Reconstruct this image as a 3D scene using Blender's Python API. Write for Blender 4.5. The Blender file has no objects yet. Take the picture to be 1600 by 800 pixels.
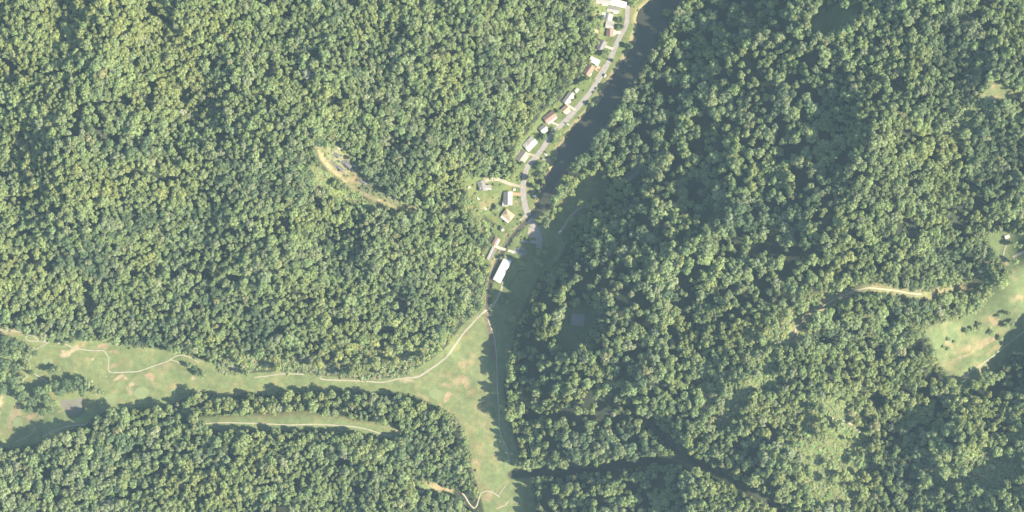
import bpy, bmesh, math, random
import numpy as np
from mathutils import Vector, Matrix

R = math.radians
random.seed(7)
rng = np.random.default_rng(7)
scene = bpy.context.scene
col = scene.collection

# ------------------------------------------------------------------ camera, sun, sky
CAM_H = 3000.0
cam_d = bpy.data.cameras.new('camera')
cam = bpy.data.objects.new('camera', cam_d)
col.objects.link(cam)
cam.location = (0, 0, CAM_H)
cam.rotation_euler = (0, 0, 0)
cam_d.sensor_width = 36.0
cam_d.lens = 36.0 * CAM_H / 1600.0
cam_d.clip_start = 1.0
cam_d.clip_end = 20000.0
scene.camera = cam

SUN_EL = 36.0
SUN_AZ = 106.0            # compass bearing, image top is north
world = bpy.data.worlds.new('World')
scene.world = world
world.use_nodes = True
wn = world.node_tree
sky = wn.nodes.new('ShaderNodeTexSky')
sky.sky_type = 'NISHITA'
sky.sun_disc = False
sky.sun_elevation = R(SUN_EL)
sky.sun_rotation = R(SUN_AZ)
wn.links.new(sky.outputs[0], wn.nodes['Background'].inputs['Color'])
wn.nodes['Background'].inputs['Strength'].default_value = 0.085

sl = bpy.data.lights.new('sun', 'SUN')
sl.energy = 5.0
sl.angle = R(0.5)
sl.color = (1.0, 0.905, 0.68)
sun = bpy.data.objects.new('sun', sl)
col.objects.link(sun)
sd = Vector((math.sin(R(SUN_AZ)) * math.cos(R(SUN_EL)), math.cos(R(SUN_AZ)) * math.cos(R(SUN_EL)), math.sin(R(SUN_EL))))
sun.rotation_euler = sd.to_track_quat('Z', 'Y').to_euler()
sun.location = sd * 4000

scene.view_settings.view_transform = 'Standard'
scene.view_settings.look = 'None'
scene.view_settings.gamma = 1.0
scene.view_settings.use_curve_mapping = False
scene.view_settings.exposure = 2.08

HAZE = 0.000020

# ------------------------------------------------------------------ small helpers
def tag(o, label=None, cat=None, group=None, kind=None):
    if label: o['label'] = label
    if cat: o['category'] = cat
    if group: o['group'] = group
    if kind: o['kind'] = kind
    return o

def empty(name, loc, rz=0.0):
    o = bpy.data.objects.new(name, None)
    o.empty_display_size = 1.0
    o.location = loc
    o.rotation_euler = (0, 0, rz)
    col.objects.link(o)
    return o

def link(name, mesh, parent=None):
    o = bpy.data.objects.new(name, mesh)
    col.objects.link(o)
    if parent: o.parent = parent
    return o

class MB:
    """collects vertices and faces, links them as ONE mesh object"""
    def __init__(s): s.v = []; s.f = []; s.m = []
    def face(s, pts, mi=0):
        b = len(s.v); s.v += [tuple(p) for p in pts]; s.f.append(tuple(range(b, b + len(pts)))); s.m.append(mi)
    def box(s, c, d, rz=0.0, mi=0):
        cx, cy, cz = c; x, y, z = d[0] / 2, d[1] / 2, d[2] / 2
        b = len(s.v); ca, sa = math.cos(rz), math.sin(rz)
        for sx, sy, sz in ((-1,-1,-1),(1,-1,-1),(1,1,-1),(-1,1,-1),(-1,-1,1),(1,-1,1),(1,1,1),(-1,1,1)):
            px, py = sx * x, sy * y
            s.v.append((cx + px * ca - py * sa, cy + px * sa + py * ca, cz + sz * z))
        for q in ((0,3,2,1),(4,5,6,7),(0,1,5,4),(1,2,6,5),(2,3,7,6),(3,0,4,7)):
            s.f.append(tuple(b + i for i in q)); s.m.append(mi)
    def prism(s, poly, axis_len, mi=0):
        """poly in (y,z), extruded along x, centred"""
        b = len(s.v); n = len(poly); h = axis_len / 2
        for y, z in poly: s.v.append((-h, y, z))
        for y, z in poly: s.v.append((h, y, z))
        for i in range(n):
            j = (i + 1) % n
            s.f.append((b + i, b + j, b + n + j, b + n + i)); s.m.append(mi)
        s.f.append(tuple(b + i for i in range(n))[::-1]); s.m.append(mi)
        s.f.append(tuple(b + n + i for i in range(n))); s.m.append(mi)
    def tube(s, pts, rads, n=7, mi=0, cap=True):
        b = len(s.v); k = len(pts)
        pts = [Vector(p) for p in pts]
        for i, p in enumerate(pts):
            t = (pts[min(i + 1, k - 1)] - pts[max(i - 1, 0)]).normalized()
            a = t.orthogonal().normalized(); c = t.cross(a)
            for j in range(n):
                th = 2 * math.pi * j / n
                s.v.append(tuple(p + (a * math.cos(th) + c * math.sin(th)) * rads[i]))
        for i in range(k - 1):
            for j in range(n):
                j2 = (j + 1) % n
                s.f.append((b + i*n + j, b + i*n + j2, b + (i+1)*n + j2, b + (i+1)*n + j)); s.m.append(mi)
        if cap:
            s.f.append(tuple(b + (k-1)*n + j for j in range(n))); s.m.append(mi)
            s.f.append(tuple(b + j for j in range(n))[::-1]); s.m.append(mi)
    def mesh(s, name, mats):
        me = bpy.data.meshes.new(name)
        me.from_pydata(s.v, [], s.f)
        for m in (mats if isinstance(mats, (list, tuple)) else [mats]): me.materials.append(m)
        if isinstance(mats, (list, tuple)) and len(mats) > 1:
            me.polygons.foreach_set('material_index', s.m)
        me.update()
        return me
    def build(s, name, mats, parent=None):
        return link(name, s.mesh(name, mats), parent)

# ------------------------------------------------------------------ materials
def new_mat(name):
    m = bpy.data.materials.new(name); m.use_nodes = True
    nt = m.node_tree
    b = nt.nodes['Principled BSDF']
    b.inputs['Roughness'].default_value = 0.85
    return m, nt, b

def mat(name, c, rough=0.8, var=0.18, scale=0.6, metal=0.0, bump=0.0, stretch=None):
    """base colour broken up by noise: wear and grain"""
    m, nt, b = new_mat(name)
    tc = nt.nodes.new('ShaderNodeTexCoord')
    mp = nt.nodes.new('ShaderNodeMapping')
    if stretch: mp.inputs['Scale'].default_value = stretch
    nz = nt.nodes.new('ShaderNodeTexNoise'); nz.inputs['Scale'].default_value = scale; nz.inputs['Detail'].default_value = 5
    rp = nt.nodes.new('ShaderNodeValToRGB')
    rp.color_ramp.elements[0].position = 0.3; rp.color_ramp.elements[1].position = 0.7
    rp.color_ramp.elements[0].color = (*[x * (1 - var) for x in c], 1)
    rp.color_ramp.elements[1].color = (*[min(1, x * (1 + var)) for x in c], 1)
    nt.links.new(tc.outputs['Object'], mp.inputs[0]); nt.links.new(mp.outputs[0], nz.inputs['Vector'])
    nt.links.new(nz.outputs['Fac'], rp.inputs[0]); nt.links.new(rp.outputs[0], b.inputs['Base Color'])
    b.inputs['Roughness'].default_value = rough; b.inputs['Metallic'].default_value = metal
    if bump:
        bp = nt.nodes.new('ShaderNodeBump'); bp.inputs['Strength'].default_value = bump; bp.inputs['Distance'].default_value = 0.2
        nt.links.new(nz.outputs['Fac'], bp.inputs['Height']); nt.links.new(bp.outputs[0], b.inputs['Normal'])
    return m

M = {}
M['asphalt'] = mat('worn_asphalt', (0.165, 0.150, 0.140), 0.9, 0.16, 0.25, bump=0.2)
M['path'] = mat('pale_path', (0.205, 0.182, 0.138), 0.9, 0.15, 0.3)
M['gravel'] = mat('gravel', (0.18, 0.158, 0.122), 0.95, 0.22, 0.5, bump=0.3)
M['concrete'] = mat('concrete', (0.27, 0.25, 0.205), 0.9, 0.12, 0.6)
M['orange_clay'] = mat('orange_clay', (0.28, 0.15, 0.085), 0.95, 0.2, 0.5)
M['white_metal'] = mat('white_metal', (0.44, 0.43, 0.405), 0.45, 0.07, 0.5, stretch=(1, 6, 1))
M['grey_metal'] = mat('grey_metal', (0.185, 0.18, 0.175), 0.5, 0.12, 0.6, stretch=(6, 1, 1))
M['pale_grey'] = mat('pale_grey_roofing', (0.215, 0.205, 0.195), 0.7, 0.12, 0.6)
M['mid_grey'] = mat('grey_shingle', (0.13, 0.126, 0.122), 0.9, 0.2, 1.2)
M['dark_grey'] = mat('dark_shingle', (0.075, 0.075, 0.085), 0.9, 0.25, 1.2)
M['brown'] = mat('brown_shingle', (0.17, 0.115, 0.09), 0.9, 0.22, 1.2)
M['dark_brown'] = mat('dark_brown_shingle', (0.11, 0.075, 0.06), 0.9, 0.22, 1.2)  # darkened brown shingle, also painted on the shaded slope of brown roofs
M['tan'] = mat('tan_shingle', (0.24, 0.185, 0.125), 0.9, 0.15, 1.2)
M['pink_tan'] = mat('pinkish_shingle', (0.20, 0.17, 0.15), 0.9, 0.15, 1.2)
M['cream'] = mat('cream_siding', (0.40, 0.365, 0.29), 0.7, 0.08, 0.8)
M['white_wall'] = mat('white_siding', (0.5, 0.485, 0.46), 0.7, 0.07, 0.8)
M['brick'] = mat('brick_wall', (0.28, 0.14, 0.10), 0.9, 0.2, 2.0)
M['trim'] = mat('white_trim', (0.5, 0.49, 0.47), 0.5, 0.05, 1.0)
M['door'] = mat('painted_door', (0.20, 0.07, 0.05), 0.5, 0.1, 1.0)
M['wood'] = mat('weathered_wood', (0.36, 0.27, 0.19), 0.9, 0.22, 1.0, stretch=(8, 1, 1))
M['red_wood'] = mat('reddish_deck_wood', (0.36, 0.20, 0.14), 0.9, 0.2, 1.0, stretch=(8, 1, 1))
M['rock'] = mat('grey_rock', (0.075, 0.075, 0.078), 0.95, 0.35, 0.3, bump=0.6)
M['pale_rock'] = mat('pale_rock', (0.36, 0.31, 0.235), 0.95, 0.2, 0.3, bump=0.6)
M['dead_wood'] = mat('bleached_wood', (0.34, 0.30, 0.25), 0.9, 0.15, 1.0)
M['bark'] = mat('bark', (0.14, 0.11, 0.085), 0.95, 0.3, 2.0)
M['rubber'] = mat('rubber', (0.02, 0.02, 0.02), 0.8, 0.1, 2.0)
M['rim'] = mat('wheel_rim', (0.5, 0.5, 0.5), 0.4, 0.1, 2.0, metal=0.7)
M['lamp'] = mat('lamp_glass', (0.7, 0.7, 0.68), 0.2, 0.05, 2.0)
def glass_mat(name, c):
    m, nt, b = new_mat(name)
    b.inputs['Base Color'].default_value = (*c, 1); b.inputs['Roughness'].default_value = 0.08
    return m
M['glass'] = glass_mat('window_glass', (0.03, 0.04, 0.05))
def paint(name, c): 
    m = mat(name, c, 0.3, 0.05, 1.0); m.node_tree.nodes['Principled BSDF'].inputs['Coat Weight'].default_value = 0.4
    return m
M['car_white'] = paint('white_paint', (0.78, 0.78, 0.77))
M['car_black'] = paint('black_paint', (0.025, 0.027, 0.03))
M['car_blue'] = paint('dark_blue_paint', (0.03, 0.045, 0.09))
M['car_silver'] = paint('silver_paint', (0.45, 0.46, 0.48))

def leaf_material():
    m, nt, b = new_mat('foliage')
    at = nt.nodes.new('ShaderNodeAttribute'); at.attribute_type = 'INSTANCER'; at.attribute_name = 'tint'
    av = nt.nodes.new('ShaderNodeAttribute'); av.attribute_type = 'GEOMETRY'; av.attribute_name = 'leafvar'
    geo = nt.nodes.new('ShaderNodeNewGeometry')
    nz = nt.nodes.new('ShaderNodeTexNoise'); nz.inputs['Scale'].default_value = 0.35; nz.inputs['Detail'].default_value = 3
    nt.links.new(geo.outputs['Position'], nz.inputs['Vector'])
    mr = nt.nodes.new('ShaderNodeMapRange'); mr.inputs[1].default_value = 0.3; mr.inputs[2].default_value = 0.7
    mr.inputs[3].default_value = 0.72; mr.inputs[4].default_value = 1.30
    nt.links.new(nz.outputs['Fac'], mr.inputs[0])
    mu = nt.nodes.new('ShaderNodeMath'); mu.operation = 'MULTIPLY'
    nt.links.new(mr.outputs[0], mu.inputs[0]); nt.links.new(av.outputs['Fac'], mu.inputs[1])
    vm = nt.nodes.new('ShaderNodeVectorMath'); vm.operation = 'SCALE'
    nt.links.new(at.outputs['Vector'], vm.inputs[0]); nt.links.new(mu.outputs[0], vm.inputs['Scale'])
    nt.links.new(vm.outputs[0], b.inputs['Base Color'])
    b.inputs['Roughness'].default_value = 0.6
    b.inputs['Specular IOR Level'].default_value = 0.25
    tr = nt.nodes.new('ShaderNodeBsdfTranslucent')
    v2 = nt.nodes.new('ShaderNodeVectorMath'); v2.operation = 'MULTIPLY'; v2.inputs[1].default_value = (1.15, 1.2, 0.6)
    nt.links.new(vm.outputs[0], v2.inputs[0]); nt.links.new(v2.outputs[0], tr.inputs['Color'])
    mx = nt.nodes.new('ShaderNodeMixShader'); mx.inputs[0].default_value = 0.32
    out = nt.nodes['Material Output']
    nt.links.new(b.outputs[0], mx.inputs[1]); nt.links.new(tr.outputs[0], mx.inputs[2]); nt.links.new(mx.outputs[0], out.inputs['Surface'])
    return m
M['leaf'] = leaf_material()

def ground_material():
    m, nt, b = new_mat('ground_cover')
    at = nt.nodes.new('ShaderNodeAttribute'); at.attribute_name = 'soil'
    geo = nt.nodes.new('ShaderNodeNewGeometry')
    vm = None
    fac = None
    for sc, lo, hi in ((0.02, 0.86, 1.16), (0.12, 0.84, 1.18), (0.6, 0.80, 1.22)):
        nz = nt.nodes.new('ShaderNodeTexNoise'); nz.inputs['Scale'].default_value = sc; nz.inputs['Detail'].default_value = 4
        nt.links.new(geo.outputs['Position'], nz.inputs['Vector'])
        mr = nt.nodes.new('ShaderNodeMapRange'); mr.inputs[1].default_value = 0.3; mr.inputs[2].default_value = 0.7
        mr.inputs[3].default_value = lo; mr.inputs[4].default_value = hi
        nt.links.new(nz.outputs['Fac'], mr.inputs[0])
        if fac is None: fac = mr.outputs[0]
        else:
            mu = nt.nodes.new('ShaderNodeMath'); mu.operation = 'MULTIPLY'
            nt.links.new(fac, mu.inputs[0]); nt.links.new(mr.outputs[0], mu.inputs[1]); fac = mu.outputs[0]
    vm = nt.nodes.new('ShaderNodeVectorMath'); vm.operation = 'SCALE'
    nt.links.new(at.outputs['Vector'], vm.inputs[0]); nt.links.new(fac, vm.inputs['Scale'])
    # straw-coloured flecks, a real hue change of the turf
    n2 = nt.nodes.new('ShaderNodeTexNoise'); n2.inputs['Scale'].default_value = 0.045; n2.inputs['Detail'].default_value = 6; n2.inputs['Roughness'].default_value = 0.65
    nt.links.new(geo.outputs['Position'], n2.inputs['Vector'])
    m2 = nt.nodes.new('ShaderNodeMapRange'); m2.inputs[1].default_value = 0.48; m2.inputs[2].default_value = 0.72; m2.inputs[3].default_value = 0; m2.inputs[4].default_value = 1
    nt.links.new(n2.outputs['Fac'], m2.inputs[0])
    wv = nt.nodes.new('ShaderNodeVectorMath'); wv.operation = 'MULTIPLY'; wv.inputs[1].default_value = (1.5, 1.16, 1.25)
    nt.links.new(vm.outputs[0], wv.inputs[0])
    mixn = nt.nodes.new('ShaderNodeMix'); mixn.data_type = 'RGBA'
    nt.links.new(m2.outputs[0], mixn.inputs['Factor']); nt.links.new(vm.outputs[0], mixn.inputs['A']); nt.links.new(wv.outputs[0], mixn.inputs['B'])
    nt.links.new(mixn.outputs['Result'], b.inputs['Base Color'])
    b.inputs['Roughness'].default_value = 0.95
    b.inputs['Specular IOR Level'].default_value = 0.1
    bp = nt.nodes.new('ShaderNodeBump'); bp.inputs['Strength'].default_value = 0.5; bp.inputs['Distance'].default_value = 0.6
    nt.links.new(nz.outputs['Fac'], bp.inputs['Height']); nt.links.new(bp.outputs[0], b.inputs['Normal'])
    return m
M['ground'] = ground_material()

def water_material(name, c):
    m, nt, b = new_mat(name)
    geo = nt.nodes.new('ShaderNodeNewGeometry')
    nz = nt.nodes.new('ShaderNodeTexNoise'); nz.inputs['Scale'].default_value = 0.03; nz.inputs['Detail'].default_value = 5
    nt.links.new(geo.outputs['Position'], nz.inputs['Vector'])
    rp = nt.nodes.new('ShaderNodeValToRGB')
    rp.color_ramp.elements[0].position = 0.3; rp.color_ramp.elements[1].position = 0.7
    rp.color_ramp.elements[0].color = (*[x * 0.8 for x in c], 1); rp.color_ramp.elements[1].color = (*[x * 1.2 for x in c], 1)
    nt.links.new(nz.outputs['Fac'], rp.inputs[0]); nt.links.new(rp.outputs[0], b.inputs['Base Color'])
    n2 = nt.nodes.new('ShaderNodeTexNoise'); n2.inputs['Scale'].default_value = 0.8; n2.inputs['Detail'].default_value = 3
    nt.links.new(geo.outputs['Position'], n2.inputs['Vector'])
    bp = nt.nodes.new('ShaderNodeBump'); bp.inputs['Strength'].default_value = 0.12; bp.inputs['Distance'].default_value = 0.1
    nt.links.new(n2.outputs['Fac'], bp.inputs['Height']); nt.links.new(bp.outputs[0], b.inputs['Normal'])
    b.inputs['Roughness'].default_value = 0.12
    b.inputs['Specular IOR Level'].default_value = 0.35
    return m
M['water'] = water_material('turbid_river_water', (0.028, 0.028, 0.018))
M['pond'] = water_material('muddy_pond_water', (0.115, 0.108, 0.088))
M['creek'] = water_material('muddy_creek_water', (0.052, 0.046, 0.036))

# ------------------------------------------------------------------ land: heights and soil on a survey grid (1 m on the map)
G0U, G0V, NU, NV = -320, -320, 2240, 1440        # grid covers u -320..1920, v -320..1120
uu, vv = np.meshgrid(np.arange(NU) + G0U, np.arange(NV) + G0V)
uu = uu.astype(np.float32); vv = vv.astype(np.float32)

def d_line(pts):
    d = np.full(uu.shape, 1e9, np.float32)
    for (x0, y0), (x1, y1) in zip(pts[:-1], pts[1:]):
        dx, dy = x1 - x0, y1 - y0; L = dx * dx + dy * dy + 1e-6
        t = np.clip(((uu - x0) * dx + (vv - y0) * dy) / L, 0, 1)
        d = np.minimum(d, (uu - x0 - t * dx) ** 2 + (vv - y0 - t * dy) ** 2)
    return np.sqrt(d)

def in_poly(pts, U=None, V=None):
    U = uu if U is None else U; V = vv if V is None else V
    r = np.zeros(U.shape, bool)
    n = len(pts)
    for i in range(n):
        x0, y0 = pts[i]; x1, y1 = pts[(i + 1) % n]
        if y0 == y1: continue
        c = ((V < y0) != (V < y1)) & (U < (x1 - x0) * (V - y0) / (y1 - y0) + x0)
        r ^= c
    return r

def blur(a, k):
    for ax in (0, 1):
        p = np.pad(a, [(k, k) if i == ax else (0, 0) for i in range(a.ndim)], mode='edge')
        c = np.cumsum(p, axis=ax, dtype=np.float64)
        z = np.zeros_like(np.take(c, [0], axis=ax)); c = np.concatenate([z, c], axis=ax)
        n = a.shape[ax]; w = 2 * k + 1
        a = ((np.take(c, np.arange(w, n + w), axis=ax) - np.take(c, np.arange(0, n), axis=ax)) / w).astype(np.float32)
    return a

def vnoise(cell, seed):
    """smooth value noise on the grid"""
    r = np.random.default_rng(seed)
    gh, gw = int(NV / cell) + 3, int(NU / cell) + 3
    g = r.random((gh, gw)).astype(np.float32)
    x = np.arange(NU) / cell; y = np.arange(NV) / cell
    xi = x.astype(int); yi = y.astype(int)
    fx = (x - xi); fy = (y - yi); fx = fx * fx * (3 - 2 * fx); fy = (fy * fy * (3 - 2 * fy))[:, None]
    a = g[yi][:, xi]; b_ = g[yi][:, xi + 1]; c = g[yi + 1][:, xi]; d = g[yi + 1][:, xi + 1]
    return (a * (1 - fx) + b_ * fx) * (1 - fy) + (c * (1 - fx) + d * fx) * fy

RIVER_AX = [(1100,-320),(1060,-100),(1030,0),(1005,60),(965,120),(925,180),(890,235),(864,275),(850,320),(828,345),(800,375),(775,430),(765,500),(775,600),(795,700),(815,800),(830,950),(830,1120)]
GOLF_AX = [(-320,590),(0,590),(100,590),(200,588),(300,595),(450,597),(600,600),(690,620),(745,700),(795,800)]
dR = d_line(RIVER_AX); dG = d_line(GOLF_AX)
ax_pts = np.array(RIVER_AX, float)
rx = np.interp(vv.ravel(), ax_pts[:, 1], ax_pts[:, 0]).reshape(vv.shape)
east = uu > rx
gy = np.interp(uu.ravel(), [p[0] for p in GOLF_AX], [p[1] for p in GOLF_AX]).reshape(uu.shape)
south = (vv > gy) & (~east)
def rise(d, floor, H, s): 
    x = np.clip(d - floor, 0, None)
    x = np.where(x < 20, x * x / 40, x - 10)
    return H * (1 - np.exp(-x / s))
h = np.zeros(uu.shape, np.float32)
hW = rise(np.minimum(dR, dG), 44, 150, 300)
hS = rise(np.minimum(dR, dG), 30, 70, 190)
V2_AX = [(1640,470),(1560,535),(1490,590),(1420,650),(1400,720),(1370,800),(1340,1120)]
dV2 = d_line(V2_AX)
hE1 = rise(dR - 26 * np.clip((330 - vv) / 100, 0, 1), 26, 195, 330)
hE2 = 62 + rise(dV2, 10, 150, 330)
kk = 14.0
hE = -kk * np.logaddexp(-hE1 / kk, -hE2 / kk)
hE = np.maximum(hE, 0)
h = np.where(east, hE, np.where(south, hS, hW)).astype(np.float32)
# the wider valley floor right of the road where the field and the shaded drive lie
FLAT = [(838,318),(905,282),(1005,250),(1010,290),(950,322),(915,350),(890,390),(872,430),(838,470),(815,540),(806,620),(815,700),(838,760),(850,820),(790,820),(760,600),(780,480),(820,420)]
FLAT2 = [(868,470),(935,455),(945,500),(925,540),(870,552),(850,520)]
fl = blur(in_poly(FLAT).astype(np.float32), 16)
h = h * (1 - 0.75 * fl)
fl2 = blur(in_poly(FLAT2).astype(np.float32), 12)
h = h * (1 - 0.45 * fl2)
# folds and bumps of the slopes
fold = vnoise(150, 3) * 78 + vnoise(70, 4) * 44 + vnoise(28, 5) * 6 - 62
h = h + fold * np.clip(h / 70, 0, 1)
RAV = [(800,742),(840,737),(880,735),(930,731),(1000,721),(1050,718),(1100,728),(1150,755),(1200,782),(1260,840)]
RAV2 = [(980,630),(1020,668),(1060,704),(1100,728)]
dK = d_line(RAV); dK2 = d_line(RAV2)
h = h - np.clip(h / 30, 0, 1) * (27 * np.exp(-(dK / 13) ** 2) + 14 * np.exp(-(dK2 / 13) ** 2))
h = h + 2.0
RIVER = [(1075,-330),(1050,-60),(1015,0),(997,16),(993,31),(996,42),(990,55),(986,75),(974,94),(961,111),(951,130),(942,143),(942,150),(936,160),(920,172),(902,191),(886,211),(881,221),(871,231),(870,246),(862,262),(852,280),(843,300),(840,318),(836,330),(850,330),(860,322),(864,300),(876,276),(897,252),(920,232),(942,205),(965,165),(990,128),(1015,85),(1042,40),(1064,0),(1100,-60),(1140,-330)]
STRIP_P = [(300,648),(420,642),(500,640),(600,656),(632,668),(632,690),(600,690),(500,676),(300,674)]
riv = in_poly(RIVER).astype(np.float32)
CREEK = [(838,330),(826,341),(818,349),(810,357),(801,368),(794,377),(787,389),(780,401),(774,414),(768,430),(763,450),(761.5,468),(761,484),(766,520),(772,560)]
dC = d_line(CREEK)
st = blur(blur((in_poly(STRIP_P)).astype(np.float32), 12), 10)
h = h * (1 - st) + (24 + (655 - vv) * 0.02) * st
tq = blur(in_poly([(1515,150),(1545,120),(1575,118),(1640,140),(1640,165),(1550,168)]).astype(np.float32), 8)
h = h * (1 - tq) + float(h[142 - G0V, 1570 - G0U]) * tq
rb = blur(riv, 3)
h = h * (1 - rb) + (-3.0) * rb
POND = [(91,626),(100,624.5),(114,625),(129,621),(130,634),(131,646),(120,650),(108,652),(98,641),(93,633)]
pd_ = blur(in_poly(POND).astype(np.float32), 2)
h = h * (1 - pd_) + (0.3) * pd_
ck = np.exp(-(dC / 3.6) ** 2) * (vv < 492)
h = h - 2.6 * ck
h = blur(h, 1)
H = h

def samp(a, u, v):
    x = np.clip(np.asarray(u, float) - G0U, 0, NU - 1.001); y = np.clip(np.asarray(v, float) - G0V, 0, NV - 1.001)
    xi = x.astype(int); yi = y.astype(int); fx = x - xi; fy = y - yi
    if a.ndim == 3: fx = fx[..., None]; fy = fy[..., None]
    return (a[yi, xi] * (1 - fx) + a[yi, xi + 1] * fx) * (1 - fy) + (a[yi + 1, xi] * (1 - fx) + a[yi + 1, xi + 1] * fx) * fy

def hgt(u, v): return float(samp(H, u, v))
def P(u, v, dz=0.0, z=None):
    """map point -> world point on the land"""
    zz = hgt(u, v) + dz if z is None else z
    k = (CAM_H - zz) / CAM_H
    return Vector(((u - 800) * k, (400 - v) * k, zz))

# ---- clearings
FAIRWAY = [(-330,505),(-30,510),(45,516),(80,530),(105,530),(128,526),(160,533),(212,541),(262,546),(300,556),(330,566),(345,576),(352,584),(450,580),(520,588),(560,592),(610,590),(640,582),(672,562),(698,542),(718,513),(738,493),(756,480),(770,476),(790,476),(806,500),(800,540),(790,580),(782,620),(796,655),(806,700),(814,740),(818,800),(820,900),(760,900),(757,800),(748,768),(738,735),(732,690),(714,655),(690,638),(655,622),(622,612),(600,616),(540,610),(500,610),(430,616),(380,614),(345,624),(318,612),(290,622),(262,634),(190,641),(166,644),(150,652),(140,662),(105,672),(70,690),(30,700),(-30,700),(-330,700)]
STRIP = [(305,652),(340,648),(420,645),(480,641),(505,646),(560,657),(600,660),(624,667),(629,681),(612,690),(592,685),(560,677),(500,673),(440,673),(330,672)]
STRIPC = [(650,752),(680,755),(710,763),(708,775),(684,772),(660,764)]
BENCH = [(490,232),(505,228),(535,228),(548,240),(562,262),(580,284),(604,302),(636,314),(664,328),(656,334),(620,328),(590,317),(560,303),(530,281),(508,261),(494,244)]
HOMES = [(922,-20),(1016,-20),(1010,10),(998,40),(988,78),(968,108),(948,140),(925,172),(890,212),(874,232),(874,250),(860,264),(842,272),(838,300),(842,325),(842,340),(858,360),(858,385),(838,402),(812,420),(795,446),(786,470),(780,490),(752,490),(752,472),(760,440),(764,415),(756,408),(758,390),(770,372),(776,350),(762,342),(748,326),(736,308),(722,292),(722,280),(742,276),(762,277),(800,278),(812,262),(802,246),(806,228),(830,200),(848,172),(876,156),(882,142),(902,126),(910,105),(922,88),(932,66),(938,40),(928,20)]
FIELD = [(838,330),(870,312),(900,300),(898,285),(930,270),(945,262),(952,285),(946,312),(916,330),(896,352),(884,384),(874,404),(858,420),(842,432),(822,472),(806,510),(794,560),(786,600),(790,640),(806,690),(814,730),(830,742),(838,800),(845,900),(790,900),(770,600),(780,480),(800,440),(830,400)]
YARD2 = [(880,482),(918,470),(934,478),(930,505),(916,532),(902,546),(876,548),(866,528),(874,505)]
GREYR = [(970,285),(974,272),(990,258),(1004,258),(1002,276),(985,290)]
DARKC = [(1262,30),(1275,15),(1300,9),(1345,2),(1338,25),(1312,46),(1282,56),(1268,48)]
TRI = [(1543,134),(1553,126),(1570,127),(1585,136),(1600,146),(1590,155),(1570,155),(1550,157),(1524,150)]
MEADOW = [(1540,362),(1562,359),(1590,362),(1630,370),(1720,380),(1720,455),(1640,502),(1605,537),(1575,562),(1548,584),(1520,598),(1496,606),(1478,584),(1464,562),(1456,535),(1438,520),(1462,508),(1500,496),(1538,474),(1560,444),(1576,425),(1558,405)]
def buf_line(pts, w): return d_line(pts) < w
RIDGE_TRACK = [(1235,535),(1240,518),(1252,502),(1270,488),(1298,470),(1328,457),(1355,450),(1390,452),(1420,458),(1455,461),(1490,451),(1530,440)]
TAN_TRACK = [(1298,652),(1310,657),(1325,660),(1338,668),(1345,678)]
WU = uu + (vnoise(11, 61) - .5) * 9 + (vnoise(5, 62) - .5) * 4; WV = vv + (vnoise(11, 63) - .5) * 9 + (vnoise(5, 64) - .5) * 4
def wp(p): return in_poly(p, WU, WV)
open_ = wp(FAIRWAY) | wp(STRIP) | wp(STRIPC) | wp(HOMES) | wp(FIELD) | wp(YARD2) | wp(GREYR) | wp(DARKC) | wp(TRI) | wp(MEADOW) | wp(BENCH)
open_ |= buf_line([(715,766),(722,770),(732,785),(741,796),(750,780),(756,770)], 6.5)
open_ |= buf_line(RIDGE_TRACK, 7) | buf_line(TAN_TRACK, 3.5) | (riv > 0.5) | (dK < np.where(uu > 1050, 6.5, 6.5)) & (uu < 1260) | (dK2 < 6.5) | (dC < 3)
SHRUBZ = [
 [(330,560),(360,556),(450,562),(520,566),(600,570),(640,575),(645,584),(610,590),(560,592),(520,587),(450,579),(352,583)],
 [(640,578),(668,560),(694,540),(714,512),(734,492),(752,478),(752,440),(738,440),(728,470),(700,500),(680,530),(655,555),(620,565)],
 [(505,525),(540,525),(600,545),(690,545),(675,557),(610,566),(565,556)],
 [(480,240),(500,260),(530,288),(570,308),(612,322),(600,332),(560,326),(520,312),(496,286),(476,256)],
 [(722,280),(748,276),(740,300),(760,330),(775,352),(768,372),(752,362),(738,330),(722,300)],
 [(1178,580),(1205,572),(1225,580),(1228,602),(1216,622),(1190,626),(1176,605)],
 [(1205,500),(1240,490),(1280,470),(1320,455),(1322,447),(1280,452),(1240,475),(1205,492)],
 [(1290,650),(1360,650),(1370,700),(1330,740),(1295,700)],
 [(1440,520),(1480,500),(1540,470),(1570,420),(1548,430),(1520,465),(1470,505)],
 [(1205,498),(1242,494),(1252,520),(1216,562),(1182,605),(1152,655),(1120,685),(1104,668),(1140,612),(1176,550)],
 [(1250,625),(1300,612),(1352,640),(1378,710),(1340,790),(1275,795),(1236,705)],
 [(1440,715),(1600,690),(1610,740),(1500,770),(1440,760)],
 [(1470,200),(1540,140),(1560,165),(1500,240)],
 [(752,395),(762,395),(756,420),(745,440),(736,420)],
]
shrub = np.zeros(uu.shape, bool)
for p in SHRUBZ: shrub |= in_poly(p, WU * 2 - uu, WV * 2 - vv)
shrub &= (vnoise(9, 66) + .5 * vnoise(20, 67)) > .42
bare = open_ | shrub
bare_u8 = bare

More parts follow.
